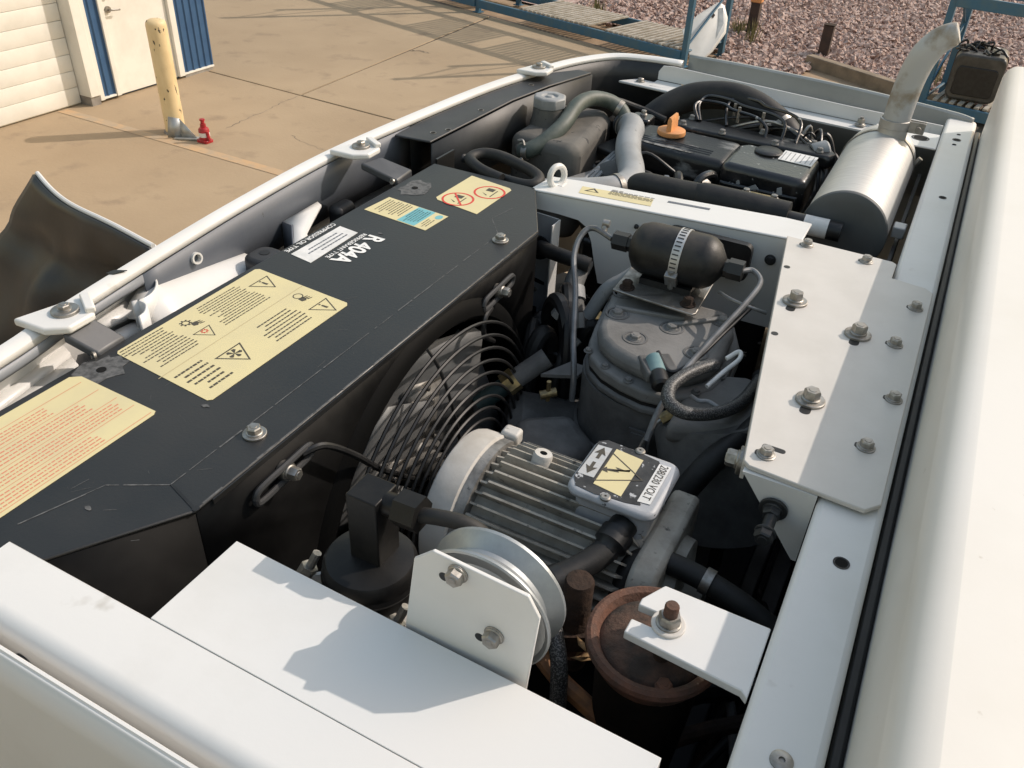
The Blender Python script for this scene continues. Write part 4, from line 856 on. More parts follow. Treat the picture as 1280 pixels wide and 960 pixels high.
obj('sheath', G().tube([(-.235,.52,-.13),(-.206,.503,-.145),(-.169,.486,-.155),(-.116,.474,-.17),(-.05,.45,-.20)], .0095, 10, 6), ORW, aw)
lh = thing('drain_hose', 'dusty black hose crossing low behind the rusty mount', 'hose', (-.08, .65, -.13))
obj('sheath', G().tube([(-.155,.590,-.20),(-.156,.612,-.15),(-.153,.632,-.122),(-.135,.646,-.115),(-.095,.650,-.118),(-.043,.645,-.125),(.0,.64,-.14),(.04,.636,-.16)], .0125, 14, 6), RUBBER, lh)
# ------------------------------------------------------------------ refrigeration compressor
co = thing('compressor', 'dark grey cast compressor with bolted cylinder head', 'compressor', (-.28, 1.02, -.5))
hd = [(-.392,1.145),(-.372,1.03),(-.362,.985),(-.345,.952),(-.318,.930),(-.285,.917),(-.250,.910),(-.218,.914),(-.190,.932),(-.168,.965),(-.160,1.01),(-.165,1.09),(-.19,1.15)]
obj('head_flange', G().prism(hd, -.118, -.098), CASTL, co, bevel=.005, seg=3)
obj('head', G().prism([(-.277+(x+.277)*.90, 1.045+(y-1.045)*.86) for x, y in hd], -.100, -.070), CASTL, co, bevel=.012, seg=3)
hin = [(-.277+(x+.277)*.985, 1.03+(y-1.03)*.985) for x, y in hd]
obj('gasket_or_black_strip', G().prism(hin, -.122, -.1175), BLACK, co)
obj('valve_plate', G().prism([(-.277+(x+.277)*1.03, 1.03+(y-1.03)*1.02) for x, y in hd], -.135, -.1225), CAST, co, bevel=.004)
obj('body', G().lathe([(.105,0),(.105,-.12),(.115,-.16),(.125,-.40)], (-.268,1.02,-.136), (0,0,1), 44), CAST, co, angle=50)
obj('crankcase', G().lathe([(.13,-.17),(.15,-.14),(.155,.10),(.14,.14),(.11,.16)], (-.27,1.02,-.40), (1,.15,0), 40), CAST, co)
obj('manifold', G().lathe([(.06,0),(.065,.01),(.065,.09),(.05,.11)], (-.38,1.0,-.30), (-.6,-.3,.1), 28), CAST, co)
for x, y in ((-.341,1.037), (-.294,.987), (-.258,1.041), (-.207,.995), (-.20,1.10), (-.355,1.10)):
    obj('bolt_recess', G().lathe([(.0180,-.001),(.0180,.0008),(.0150,.0008),(.0145,-.001)], (x,y,-.0698), (0,0,1), 24), CAST, co)
    bolt(co, (x, y, -.0702), af=.0135, h=.006, wr=.0115, wt=.001, mt=CASTL, wm=CAST)
obj('cast_boss', G().obox((-.243,.942,-.076), (.018,.014,0), (-.014,.018,0), (0,0,.008)), CAST, co, bevel=.003)
obj('raised_mark', G().prism(rrect(-.262,-.228,-.235,-.165,.003), .909, .913, 'y').prism(rrect(-.257,-.233,-.230,-.203,.003), .907, .910, 'y').prism(rrect(-.257,-.233,-.198,-.170,.003), .907, .910, 'y'), CAST, co)
se = obj('pressure_sensor', G().lathe([(.0125,0),(.0125,.030),(.0105,.032)], (-.252,.950,-.070), (.45,-.75,-.12), 20), TEAL, co)
obj('sensor_plug', G().lathe([(.0118,.030),(.0125,.034),(.0125,.052),(.009,.056)], (-.252,.950,-.070), (.45,-.75,-.12), 20), BLACK, se)
for k in range(9):
    a = R(195+k*17); c_ = V((-.268+.106*math.cos(a), 1.02+.106*math.sin(a), -.30)); d_ = V((math.cos(a), math.sin(a), 0))
    obj('casting_rib', G().obox(c_+d_*.004, d_*.006, V((-d_.y, d_.x, 0))*.0035, (0,0,.06)), CAST, co, bevel=.002)
obj('casting_band', G().lathe([(.106,-.008),(.111,-.005),(.111,.005),(.106,.008)], (-.268,1.02,-.235), (0,0,1), 44, False, False), CAST, co)
for x, y in ((-.352,.962), (-.316,.938), (-.275,.922), (-.186,.945), (-.168,1.0)):
    bolt(co, (x, y, -.0978), af=.009, h=.004, wr=.007, wt=.001, mt=CAST)
obj('head_rib', G().obox((-.30,1.06,-.068), (.05,.012,0), (-.0008,.0035,0), (0,0,.0035)), CASTL, co, bevel=.002)
obj('head_rib', G().obox((-.235,1.07,-.068), (.03,.03,0), (-.0028,.0028,0), (0,0,.0035)), CASTL, co, bevel=.002)
obj('side_head', G().prism([(-.20,.86),(-.10,.90),(-.095,.99),(-.13,1.03),(-.20,1.0)], -.135, -.10), CASTL, co, bevel=.012, seg=3)
obj('side_bank', G().lathe([(.085,-.02),(.09,.0),(.09,.14)], (-.145,.95,-.14), (.35,-.2,-1), 36), CAST, co)
bolt(co, (-.135, .945, -.10), af=.010, h=.003, wr=.007, mt=STEEL)
obj('pedestal', G().prism([(-.40,.80),(-.33,.84),(-.30,.90),(-.36,.95),(-.43,.90)], -.36, -.20), CAST, co, bevel=.02, seg=3)
obj('oil_line', G().tube([(-.205,.90,-.115),(-.220,.888,-.13),(-.232,.87,-.17),(-.236,.86,-.23)], .0028, 8, 5), STEEL, co)
obj('oil_line_nut', G().hexa((-.198,.905,-.108), (-.214,.893,-.121), .008), BRASS, co)

# filter drier on its bracket
fd = thing('filter_drier', 'dusty black filter drier cylinder held by a band clamp', 'filter', (-.29, 1.13, -.04))
DX = V((1, .02, 0)); dc = V((-.350, 1.128, .000))
DRIER = mat('drier_paint', (.007,.0068,.0065), .5, col2=(.055,.049,.041), vs=11, vmin=.45, vmax=.72, bump=.06, bs=120, rvar=.3)
obj('shell', G().lathe([(.012,-.012),(.022,-.010),(.034,-.002),(.039,.010),(.040,.020),(.040,.100),(.0385,.108),(.032,.118),(.02,.126),(.012,.131)], dc, DX, 44), DRIER, fd)
obj('bracket', G().prism([(-.362,1.062),(-.236,1.054),(-.232,1.06),(-.238,1.19),(-.366,1.19)], -.050, -.0465), STEEL, fd, bevel=.001)
obj('saddle', G().box((-.335,1.10,-.0463), (-.255,1.155,-.036)), BLACK, fd)
for x in (-.345, -.25): bolt(fd, (x, 1.077, -.0463), af=.0135, h=.010, wr=.0115, mt=RUSTD)
cl = obj('band_clamp', G().lathe([(.0405,.058),(.0418,.058),(.0418,.072),(.0405,.072)], dc, DX, 48, closed=True), STAIN, fd)
obj('worm_housing', G().obox(dc+V((.065,-.034,-.020)), (.009,0,0), (0,.006,-.010), (0,-.006,-.004)), STEEL, cl, bevel=.001)
obj('worm_screw', G().hexa(dc+V((.065,-.041,-.006)), dc+V((.065,-.031,-.038)), .0045), STEEL, cl)
g = G()
for k in range(14):
    a = R(-10+k*9); g.obox(dc+DX*.065+V((0,-math.cos(a)*.042,math.sin(a)*.042)), (.0045,0,0), V((0,math.sin(a),math.cos(a)))*.0009, V((0,-math.cos(a),math.sin(a)))*.0004)
obj('clamp_slots', g, CHAR2, cl)
obj('nut', G().hexa(dc+DX*.124, dc+DX*.136, .0125).hexa(dc+DX*.136, dc+DX*.158, .0155), BLACK, fd)
obj('nut', G().hexa(dc-DX*.006, dc-DX*.018, .0125).hexa(dc-DX*.018, dc-DX*.042, .0145), BLACK, fd)
obj('copper_joint', G().cyl(dc-DX*.010, dc-DX*.003, .0135, n=18), RUST, fd)
obj('bleed_fitting', G().cyl((-.415,1.14,-.002), (-.417,1.150,.012), .005, n=12).cyl((-.420,1.148,.012), (-.410,1.150,.012), .006, n=12), STEEL, fd)
def pipe(name, label, pts, r_, mt, part='tube', n=10, k=7, cat='pipe'):
    t = thing(name, label, cat, pts[len(pts)//2]); obj(part, G().tube(pts, r_, n, k), mt, t); return t
TUB = mat('painted_tube', (.20,.205,.21), .35, .3, col2=(.12,.12,.12), vs=30)
pipe('liquid_line', 'thin grey steel line curving from the filter nut down past the compressor head', [dc+DX*.155, (-.180,1.142,.000), (-.163,1.118,-.004), (-.170,1.07,-.018), (-.190,.99,-.042), (-.205,.92,-.062), (-.212,.865,-.085), (-.215,.84,-.12)], .0042, TUB)
pipe('liquid_line', 'thin grey steel line running down the left side of the compressor', [dc-DX*.045, (-.432,1.143,.002), (-.446,1.130,-.006), (-.444,1.10,-.030), (-.418,1.055,-.065), (-.392,1.0,-.11), (-.372,.965,-.145), (-.368,.958,-.19)], .0046, TUB)
pipe('wiring_loop', 'braided black wiring sleeve looping over the compressor side', [(-.172,.962,-.058), (-.186,.940,-.056), (-.200,.910,-.056), (-.207,.880,-.058), (-.199,.856,-.062), (-.180,.850,-.066), (-.158,.866,-.072), (-.136,.900,-.080), (-.124,.95,-.09), (-.120,1.05,-.11)], .0088, MESHW, 'sleeve', 12, 8, 'cable')
pipe('wiring_lead', 'grey twin wires crossing above the compressor by the white plate', [(-.215,1.105,-.028), (-.19,1.085,-.024), (-.165,1.075,-.022), (-.14,1.085,-.03)], .0026, TUB, cat='cable')
pipe('wiring_lead', 'thin black lead running along the compressor head edge', [(-.160,1.08,-.022), (-.178,1.03,-.04), (-.200,.96,-.06), (-.222,.93,-.068), (-.25,.955,-.06)], .003, BLACK, cat='cable')
pipe('wiring_lead', 'white lead end with clip poking from the braided sleeve', [(-.162,.975,-.052), (-.150,.99,-.045), (-.146,.98,-.050), (-.158,.955,-.060), (-.17,.925,-.07)], .0032, PAPER, cat='cable')
for k in range(4):
    y = .90+.02*k; g_ = None
pipe('wiring_lead', 'grey spade leads fanned out below the braided loop', [(-.185,.915,-.085), (-.172,.90,-.078), (-.160,.905,-.078), (-.142,.90,-.080)], .003, GREYH, cat='cable')
# hoses left of the compressor
pipe('suction_hose', 'thick black hose passing through the grommet in the partition plate', [(-.562,1.222,-.10), (-.545,1.20,-.085), (-.515,1.18,-.078), (-.48,1.17,-.075), (-.445,1.175,-.08)], .0125, RUBBER, 'sheath', 12, 6, 'hose')
sv = thing('service_valve', 'brass and black service valve low beside the fan guard', 'valve', (-.44, .97, -.2))
obj('body', G().cyl((-.43,.995,-.155), (-.475,.945,-.195), .016, n=18), CAST, sv)
obj('brass_nut', G().hexa((-.463,.958,-.183), (-.475,.945,-.195), .0195), BRASS, sv)
obj('sleeve', G().cyl((-.475,.945,-.195), (-.505,.912,-.222), .0145, n=18), mat('dark_green_sleeve', (.02,.045,.045), .5), sv)
sv2 = thing('discharge_elbow', 'grey steel elbow pipe between compressor and partition', 'pipe', (-.42, 1.09, -.15))
obj('tube', G().tube([(-.40,1.10,-.24),(-.42,1.11,-.17),(-.44,1.12,-.14),(-.46,1.15,-.11),(-.465,1.20,-.09)], .0165, 14, 6), CAST, sv2)
obj('collar', G().cyl((-.448,1.13,-.126), (-.458,1.145,-.113), .019, n=18), GREYH, sv2)
sv3 = thing('steel_elbow', 'bare metal pipe end showing under the drier bracket', 'pipe', (-.38, 1.13, -.07))
obj('tube', G().tube([(-.352,1.155,-.052),(-.372,1.135,-.068),(-.392,1.118,-.085),(-.41,1.10,-.13)], .0115, 12, 6), GREYH, sv3)
fl = thing('flare_fitting', 'small brass flare fitting low beside the compressor', 'fitting', (-.41, .95, -.2))
obj('tee', G().cyl((-.415,.945,-.19), (-.395,.96,-.185), .007, n=12).cyl((-.405,.952,-.20), (-.405,.952,-.165), .0035, n=10), BRASS, fl)
obj('mount_tab', G().prism([(-.425,.965),(-.375,.99),(-.37,1.02),(-.40,1.02)], -.172, -.166), CASTL, fl)
g = G()
cv = thing('conduit_bundle', 'tangle of dark hoses and conduits in the gap behind the fan guard', 'hoses', (-.44, 1.1, -.3))
for k in range(15):
    a = V((random.uniform(-.52,-.41), random.uniform(1.0,1.21), -.42)); b = V((random.uniform(-.50,-.38), random.uniform(.98,1.22), -.45)); zt = random.uniform(-.22,-.10)
    m_ = (a+b)/2; obj('conduit', G().tube([a, V((a.x, a.y, zt-.06)), V((m_.x, m_.y, zt)), V((b.x, b.y, zt-.07)), b], random.choice((.006,.008,.011,.014)), 10, 6), random.choice((RUBBER, BLACK, CAST, RUBBER)), cv)
for k in range(10):
    a = V((random.uniform(-.49,-.40), random.uniform(1.02,1.2), random.uniform(-.2,-.11)))
    obj('fitting', G().hexa(a, a+V((random.uniform(-.02,.02), random.uniform(-.02,.02), random.uniform(.004,.02))), random.uniform(.006,.012)), random.choice((STEEL, BRASS, CAST, CASTL)), cv)
pipe('heavy_hose', 'heavy black hose lying under the white bracket plate', [(-.118,1.05,-.11), (-.10,.98,-.12), (-.105,.90,-.11), (-.13,.84,-.12), (-.16,.80,-.18)], .016, RUBBER, 'sheath', 12, 6, 'hose')

# ------------------------------------------------------------------ insulated black pipe behind the beam
bpx = thing('insulated_pipe', 'black insulated pipe with white label band behind the cross beam', 'pipe', (-.3, 1.42, -.03))
obj('foam', G().tube([(-.475,1.413,-.030),(-.465,1.414,-.027),(-.445,1.416,-.024),(-.40,1.418,-.024),(-.345,1.42,-.023)], [.012,.020,.0235,.0235,.0235], 20, 6), RUBBER, bpx)
obj('foam', G().tube([(-.345,1.42,-.023),(-.335,1.42,-.023),(-.26,1.421,-.023),(-.188,1.422,-.023)], [.0245,.0265,.0265,.0255], 20, 6), RUBBER, bpx)
obj('end_pipe', G().cyl((-.19,1.422,-.029), (-.098,1.424,-.030), .0165, n=24), BLACK, bpx)
obj('label_band', G().lathe([(.0168,0),(.0168,.040)], (-.160,1.4227,-.0295), (1,.02,0), 24, False, False), PAPER, bpx)
hk = thing('hose_loop', 'flattened black hose loop lying beyond the condenser box', 'hose', (-.66, 1.3, 0))
obj('sheath', G().tube([(-.655,1.252,-.005),(-.705,1.262,.0),(-.742,1.292,.002),(-.732,1.322,.004),(-.70,1.328,.004),(-.66,1.318,.002),(-.615,1.30,.0),(-.597,1.282,-.004),(-.605,1.262,-.008),(-.65,1.268,-.012),(-.70,1.285,-.015)], .0105, 12, 6), RUBBER, hk)

# ------------------------------------------------------------------ coolant tank
ct = thing('coolant_tank', 'dusty black plastic coolant tank with large round cap', 'tank', (-.77, 1.66, -.25))
tq = [(-.797,1.548),(-.650,1.535),(-.635,1.56),(-.660,1.78),(-.685,1.82),(-.797,1.80)]
obj('body', G().prism(tq, -.24, -.032), DUSTY, ct, bevel=.022, seg=4)
obj('seam', G().prism([(-.733+(x+.733)*1.035, 1.69+(y-1.69)*1.02) for x, y in tq], -.135, -.128), DUSTY, ct, bevel=.002)
obj('neck', G().lathe([(.042,-.03),(.036,-.01),(.034,.012)], (-.756,1.652,-.010), (0,0,1), 32), DUSTY, ct)
g = G().lathe([(.035,0),(.0365,.004),(.0365,.020),(.033,.024),(.018,.024),(.016,.020),(.010,.020),(.008,.024),(0,.024)], (-.756,1.652,.002), (0,0,1), 8, cap1=False)
obj('cap', g, GREYH, ct, bevel=.002)
sp = obj('hose_spigot', G().cyl((-.770,1.55,-.062), (-.755,1.530,-.060), .012, n=16), DUSTY, ct)
obj('hose_clamp', G().lathe([(.0155,0),(.0155,.012),(.0145,.012),(.0145,0)], (-.752,1.530,-.060), (.8,.0,.1), 20, closed=True), STEEL, ct)
obj('clamp_tail', G().tube([(-.748,1.525,-.044),(-.755,1.53,-.036),(-.765,1.528,-.038)], .003, 6, 4), STEEL, ct)
bolt(ct, (-.748, 1.514, -.070), (0, -1, -.2), af=.008, h=.004, wr=.005)
pipe('coolant_hose', 'dusty green coolant hose arching over the tank to the thermostat housing', [(-.760,1.535,-.060), (-.742,1.535,-.055), (-.720,1.562,-.040), (-.703,1.615,-.015), (-.707,1.684,.004), (-.700,1.745,.006), (-.675,1.785,-.004), (-.648,1.795,-.02), (-.632,1.79,-.035)], .0165, GREENH, 'sheath', 16, 8, 'hose')
pipe('vent_hose', 'thin black vent hose from tank cap towards the engine', [(-.735,1.69,-.012), (-.69,1.80,-.006), (-.63,1.86,-.03), (-.56,1.86,-.045)], .0075, RUBBER, 'sheath', 10, 6, 'hose')

# ------------------------------------------------------------------ diesel engine
en = thing('diesel_engine', 'glossy black chipped diesel engine with orange oil filler cap', 'engine', (-.38, 1.75, -.5))
obj('block', G().box((-.60,1.50,-.55), (-.19,1.92,-.20)), ENGINE, en, bevel=.012)
obj('cylinder_head', G().prism([(-.60,1.60),(-.20,1.60),(-.19,1.62),(-.19,1.92),(-.60,1.92)], -.20, -.10), ENGINE, en, bevel=.008)
obj('valve_cover', G().prism([(-.585,1.66),(-.36,1.645),(-.36,1.79),(-.545,1.80),(-.585,1.79)], -.10, -.036), VALVE, en, bevel=.016, seg=4)
g = G()
for k in range(3): g.add([(-.56,1.68+.012*k,-.0355),(-.40,1.668+.012*k,-.0355),(-.40,1.671+.012*k,-.0340),(-.56,1.683+.012*k,-.0340)], [(0,1,2,3)])
obj('cover_ribs', g, VALVE, en)
oc = obj('oil_filler_cap', G().lathe([(.014,-.006),(.014,0),(.0295,.001),(.0305,.004),(.0295,.010),(.026,.0115)], (-.508,1.742,-.034), (0,0,1), 36), ORANGE, en)
obj('cap_grip', G().prism([(-.0055,0),(.0055,0),(.0042,.024),(.002,.029),(-.002,.029),(-.0042,.024)], 1.720, 1.764, 'y'), ORANGE, oc)
[c for c in oc.children][0].location = (-.508, 0, -.0225)
obj('manifold_plate', G().prism([(-.515,1.80),(-.185,1.795),(-.175,1.82),(-.20,1.865),(-.505,1.872),(-.53,1.845)], -.060, -.032), VALVE, en, bevel=.006, seg=3)
for x, y in ((-.505,1.812),(-.415,1.805),(-.30,1.803),(-.21,1.812),(-.50,1.862),(-.34,1.858),(-.23,1.85)):
    bolt(en, (x, y, -.0318), af=.011, h=.007, wr=.008, mt=CASTL)
obj('thermostat_block', G().prism([(-.365,1.625),(-.205,1.612),(-.196,1.625),(-.196,1.765),(-.35,1.772),(-.368,1.75)], -.16, -.028), ENGINE, en, bevel=.014, seg=3)
obj('round_cover', G().lathe([(.028,0),(.028,.003),(.024,.0055),(.008,.006)], (-.298,1.735,-.0275), (0,0,1), 28), VALVE, en)
obj('data_plate', G().prism([(-.272,1.705),(-.205,1.70),(-.203,1.76),(-.270,1.765)], -.0274, -.0262), PAPER, en)
g = G()
for k in range(7): g.add([(-.268+.0095*k,1.708,-.0258),(-.266+.0095*k,1.708,-.0258),(-.265+.0095*k,1.757,-.0258),(-.267+.0095*k,1.757,-.0258)], [(0,1,2,3)])
obj('plate_print', g, GREYH, en)
obj('side_plate', G().prism([(-.360,-.15),(-.205,-.15),(-.205,-.06),(-.36,-.06)], 1.6105, 1.618, 'y'), ENGINE, en, bevel=.004)
g = G().prism(rrect(-.304,-.227,1.543,1.572,.014), -.060, -.051)
obj('link_plate', g, BRASS, en, bevel=.002)
for x in (-.292, -.239): bolt(en, (x, 1.5575, -.0508), af=.011, h=.006, wr=.009, mt=STEEL)
obj('pump_body', G().box((-.50,1.50,-.20), (-.40,1.60,-.10)), CAST, en, bevel=.015)
obj('water_pump', G().lathe([(.05,0),(.055,.02),(.055,.07),(.03,.085)], (-.555,1.56,-.15), (.2,-1,.1), 28), ENGINE, en)
obj('pulley_cover', G().lathe([(.045,0),(.05,.01),(.05,.03),(.035,.04)], (-.565,1.60,-.11), (0,-1,.2), 28), CAST, en)
for k in range(9):
    a = V((random.uniform(-.50,-.24), random.uniform(1.50,1.60), random.uniform(-.14,-.09)))
    obj('fastener', G().hexa(a, a+V((random.uniform(-.004,.004), random.uniform(-.02,.0), random.uniform(.006,.02))), random.uniform(.006,.011)), random.choice((CASTL, STEEL, ENGINE)), en)
for k in range(5):
    a = V((random.uniform(-.60,-.48), random.uniform(1.52,1.68), -.06-.03*k))
    obj('fuel_line', G().tube([a, a+V((.03,.04,.02)), a+V((.09,.05,-.01)), a+V((.13,.09,-.05))], .004, 8, 5), random.choice((STEEL, BLACK, CASTL)), en)
for pc in (((-.300,-.060),(-.288,-.052),(-.279,-.060),(-.282,-.075),(-.268,-.090),(-.280,-.104),(-.298,-.098),(-.292,-.080)), ((-.246,-.050),(-.238,-.046),(-.234,-.060),(-.244,-.064)), ((-.226,-.072),(-.212,-.070),(-.214,-.080),(-.225,-.082))):
    obj('bare_patch', G().prism(pc, 1.6092, 1.6115, 'y'), GREYH, en)
for pc in (((-.57,1.672),(-.50,1.664),(-.44,1.662),(-.43,1.668),(-.47,1.676),(-.52,1.676),(-.56,1.684)), ((-.50,1.70),(-.46,1.694),(-.42,1.70),(-.45,1.708))):
    obj('bare_patch', G().prism(pc, -.0362, -.0355), mat('scuffed_paint', (.20,.20,.195), .6, col2=(.03,.03,.03), vs=70, vmin=.45, vmax=.55), en)
obj('pump_top', G().box((-.40,1.53,-.14), (-.22,1.60,-.064)), ENGINE, en, bevel=.008)
for k in range(14):
    a = V((random.uniform(-.50,-.21), random.uniform(1.48,1.59), -.10)); b = a+V((random.uniform(-.10,.10), random.uniform(-.03,.05), 0)); zt = random.uniform(-.075,-.045)
    obj('wire_loom', G().tube([V((a.x,a.y,-.13)), V((a.x,a.y,zt-.015)), (a+b)/2+V((0,0,zt+.10)), V((b.x,b.y,zt-.015)), V((b.x,b.y,-.14))], random.choice((.003,.004,.006,.008)), 8, 5), random.choice((BLACK, RUBBER, ENGINE, STEEL)), en)
for k in range(16):
    a = V((random.uniform(-.51,-.21), random.uniform(1.49,1.61), random.uniform(-.085,-.062)))
    obj('fastener', G().hexa(a, a+V((random.uniform(-.006,.006), random.uniform(-.01,.01), random.uniform(.006,.014))), random.uniform(.005,.010)), random.choice((CASTL, STEEL, ENGINE, ENGINE)), en)
for k in range(12):
    a = V((random.uniform(-.64,-.585), random.uniform(1.50,1.80), random.uniform(-.12,-.07)))
    obj('fastener', G().hexa(a, a+V((random.uniform(-.012,.012), random.uniform(-.012,.012), random.uniform(.006,.018))), random.uniform(.005,.012)), random.choice((CASTL, STEEL, ENGINE, BLACK)), en)
for k in range(8):
    a = V((random.uniform(-.52,-.22), random.uniform(1.86,1.93), -.05)); b = V((random.uniform(-.24,-.18), random.uniform(1.80,1.90), -.06))
    obj('wire_loom', G().tube([a, (a+b)/2+V((0,random.uniform(-.02,.03),random.uniform(.02,.05))), b, b+V((.02,-.05,-.06))], random.choice((.0025,.0035,.005)), 8, 6), random.choice((BLACK, ENGINE, STEEL)), en)
# injector lines: bent loops over the manifold
for k, (y, z, x0, x1) in enumerate(((1.90,.004,-.50,-.30), (1.885,-.004,-.505,-.335), (1.915,.008,-.44,-.27))):
    obj('injector_line', G().tube([(x0+.02,1.855,-.03), (x0,y,-.01), (x0+.01,y+.03,z), (x0+.06,y+.02,z+.004), ((x0+x1)/2,y+.005,z), (x1-.03,y-.01,z-.002), (x1,y-.03,z-.012), (x1+.005,1.84,-.034)], .0036, 8, 7), ENGINE, en)
for x, y in ((-.405,1.885), (-.35,1.878), (-.42,1.905)): obj('line_clip', G().cyl((x,y,-.028), (x,y,.006), .0035, n=8), STEEL, en)
obj('outlet_stub', G().lathe([(.02,0),(.022,.004),(.022,.03),(.018,.034)], (-.225,1.83,-.045), (.7,.4,.25), 24), GREYH, en)
ah = thing('intake_hose', 'large matte black intake hose arching behind the engine', 'hose', (-.45, 1.95, -.05))
obj('sheath', G().tube([(-.62,1.885,-.075),(-.585,1.92,-.040),(-.545,1.95,-.016),(-.50,1.965,-.004),(-.45,1.97,.001),(-.40,1.965,-.004),(-.355,1.955,-.018),(-.315,1.945,-.038),(-.285,1.93,-.065),(-.27,1.92,-.11)], .031, 24, 6), RUBBER, ah)
gh = thing('radiator_hose', 'thick smooth grey silicone hose bending in an S beside the engine', 'hose', (-.55, 1.6, -.05))
obj('sheath', G().tube([(-.618,1.765,-.046),(-.605,1.752,-.036),(-.588,1.72,-.034),(-.572,1.66,-.040),(-.548,1.60,-.046),(-.518,1.54,-.050),(-.500,1.485,-.052),(-.508,1.435,-.052),(-.545,1.395,-.052),(-.60,1.365,-.055),(-.66,1.345,-.07)], .0265, 22, 8), GREYH, gh)
obj('hose_clamp', G().lathe([(.0275,0),(.0285,0),(.0285,.012),(.0275,.012)], (-.612,1.758,-.042), (.35,-.7,.1), 28, closed=True), STEEL, gh)
th = thing('thermostat_housing', 'small black thermostat housing where the hoses meet', 'housing', (-.63, 1.79, -.07))
obj('casting', G().lathe([(.036,-.05),(.034,-.01),(.028,.0),(.026,.03)], (-.640,1.80,-.060), (.35,-.6,.35), 24), ENGINE, th)
obj('flange', G().prism(rrect(-.625,-.575,1.785,1.835,.01), -.06, -.03), ENGINE, th, bevel=.004)
bolt(th, (-.60, 1.82, -.03), af=.011, h=.008, wr=.008); bolt(th, (-.645, 1.80, -.028), (.1,-.3,1), af=.012, h=.010, wr=.010)
cb = thing('control_linkage', 'grey throttle linkage and dark battery lid between tank and grey hose', 'linkage', (-.62, 1.68, -.1))
obj('lid', G().prism([(-.655,1.68),(-.60,1.665),(-.585,1.74),(-.64,1.76)], -.085, -.072), BLACK, cb, bevel=.003)
for k in range(3): obj('rod', G().tube([(-.600+.008*k,1.66-.01*k,-.068), (-.605+.008*k,1.58,-.078), (-.612+.010*k,1.49,-.092)], .0042, 8, 4), GREYH, cb)
obj('lever', G().obox((-.625,1.53,-.09), (.02,.05,0), (.010,-.004,0), (0,0,.006)), CASTL, cb, bevel=.003)
obj('clevis', G().cyl((-.605,1.565,-.085), (-.59,1.60,-.07), .009, n=14), STEEL, cb)

# ------------------------------------------------------------------ muffler and exhaust stack
mu = thing('muffler', 'round brushed stainless muffler with dark end cap beside the rail', 'muffler', (-.098, 1.65, -.12))
mc = V((-.098, 1.45, -.040)); MYX = V((0,1,0))
obj('shell', G().lathe([(.0705,0),(.0705,.40),(.069,.425),(.062,.452),(.048,.472),(.03,.482),(.0,.486)], mc, MYX, 64, cap0=False, cap1=False), STAIN, mu)
obj('end_cap', G().lathe([(.0,-.004),(.055,-.003),(.066,-.002),(.0705,.0),(.0716,.002),(.0716,.008),(.0706,.0085)], mc, MYX, 64, False, False), mat('dark_muffler_cap', (.10,.107,.11), .6, .2, col2=(.085,.09,.092), vs=9), mu)
obj('strap', G().lathe([(.0715,.372),(.0725,.372),(.0725,.384),(.0715,.384)], mc, MYX, 64, closed=True), STEEL, mu)
obj('strap_bolt', G().cyl(mc+V((.07,.378,.015)), mc+V((.078,.378,.030)), .005, n=12), STEEL, mu)
obj('saddle', G().box((-.16,1.50,-.16), (-.04,1.53,-.105)), CHAR2, mu)
es = thing('exhaust_stack', 'heat stained exhaust stack pipe curving up from the muffler', 'exhaust pipe', (-.086, 1.83, .02))
pt = [(-.0865,1.83,.012),(-.0855,1.83,.06),(-.084,1.83,.105),(-.080,1.83,.145),(-.071,1.83,.180),(-.054,1.83,.207),(-.034,1.828,.222),(-.026,1.828,.226)]
obj('pipe', G().tube(pt, [.0255,.0258,.026,.0262,.026,.0245,.0215,.0175], 32, 6), STACK, es)
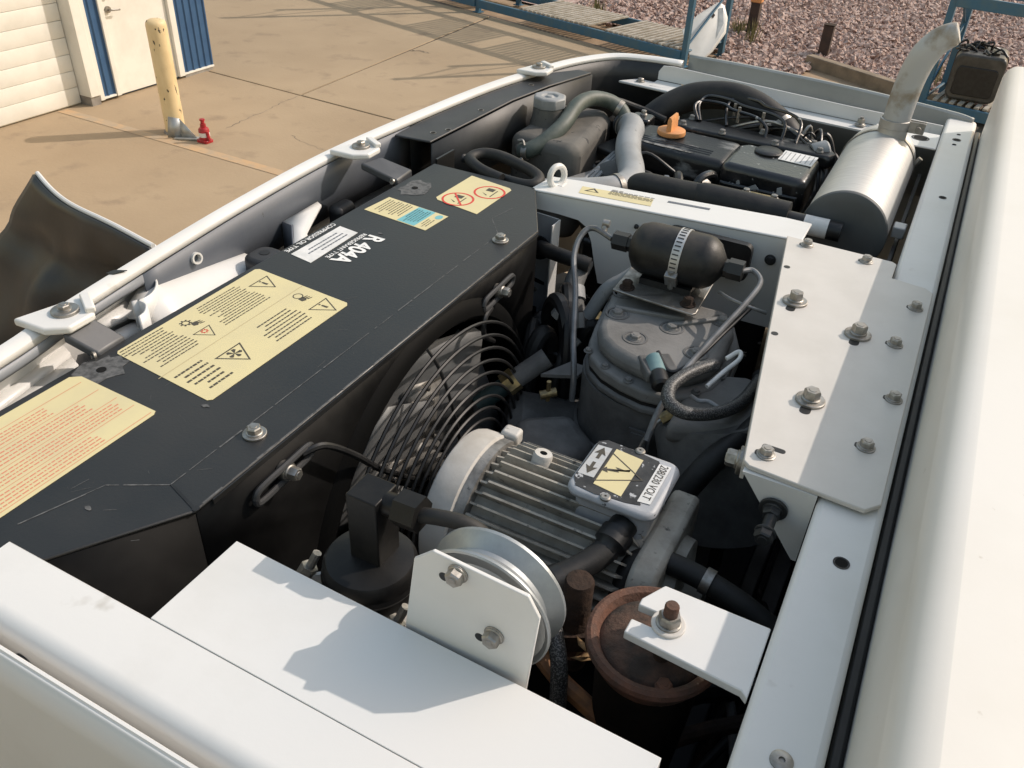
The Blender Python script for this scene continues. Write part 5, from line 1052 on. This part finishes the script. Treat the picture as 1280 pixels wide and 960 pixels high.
obj('collar', G().lathe([(.034,-.012),(.0285,-.004),(.0278,.03),(.0290,.031),(.0290,.046),(.0262,.047)], (-.0865,1.83,.010), (0,0,1), 36, False, False), mat('collar_steel', (.50,.48,.45), .5, .7, col2=(.36,.33,.29), vs=14), es)
obj('clamp_ear', G().box((-.060,1.822,.036), (-.030,1.826,.058)).box((-.060,1.834,.036), (-.030,1.838,.058)), STEEL, es, bevel=.001)
obj('clamp_bolt', G().cyl((-.041,1.812,.046), (-.041,1.846,.046), .006, n=12), STEEL, es)
ex = thing('engine_wall_plate', 'grey metal plate beside the muffler under the white rail', 'plate', (-.02, 1.6, -.2))
obj('sheet', G().box((-.016,1.35,-.3), (-.010,1.95,-.08)), CHAR2, ex)
obj('clip', G().box((-.025,1.55,-.07), (-.003,1.58,-.05)), WHITE, ex, bevel=.002)

# ------------------------------------------------------------------ clamps, ties and deep clutter
for nm, c_, ax_, r_ in (('radiator_hose', (-.507,1.437,-.052), (-.5,-.7,0), .0278), ('coolant_hose', (-.650,1.794,-.019), (.9,.1,-.4), .0178), ('drain_hose', (-.075,.649,-.120), (1,-.1,-.1), .0136), ('motor_cable', (-.213,.565,-.1135), (-.5,-.8,-.1), .0156), ('intake_hose', (-.325,1.948,-.032), (.7,-.2,-.6), .0322)):
    t_ = bpy.data.objects.get(nm)
    obj('hose_clamp', G().lathe([(r_-.001,-.005),(r_+.0012,-.005),(r_+.0012,.005),(r_-.001,.005)], c_, ax_, 28, closed=True), STEEL if nm != 'motor_cable' else BLACK, t_)
fl_ = thing('floor_harness', 'dark cables and pipes lying on the unit floor below the motor', 'cables', (-.1, .8, -.6))
for k in range(16):
    a = V((random.uniform(-.12,.02), random.uniform(.40,1.15), random.uniform(-.46,-.26))); d_ = V((random.uniform(-.5,.5), random.uniform(-1,1), random.uniform(-.2,.2))).normalized()
    obj('cable', G().tube([a-d_*.22+V((0,0,-.1)), a-d_*.08, a+d_*.08+V((0,0,.01)), a+d_*.24+V((0,0,-.1))], random.choice((.006,.009,.013)), 10, 5), random.choice((RUBBER, CAST, RUBBER, RUSTD)), fl_)
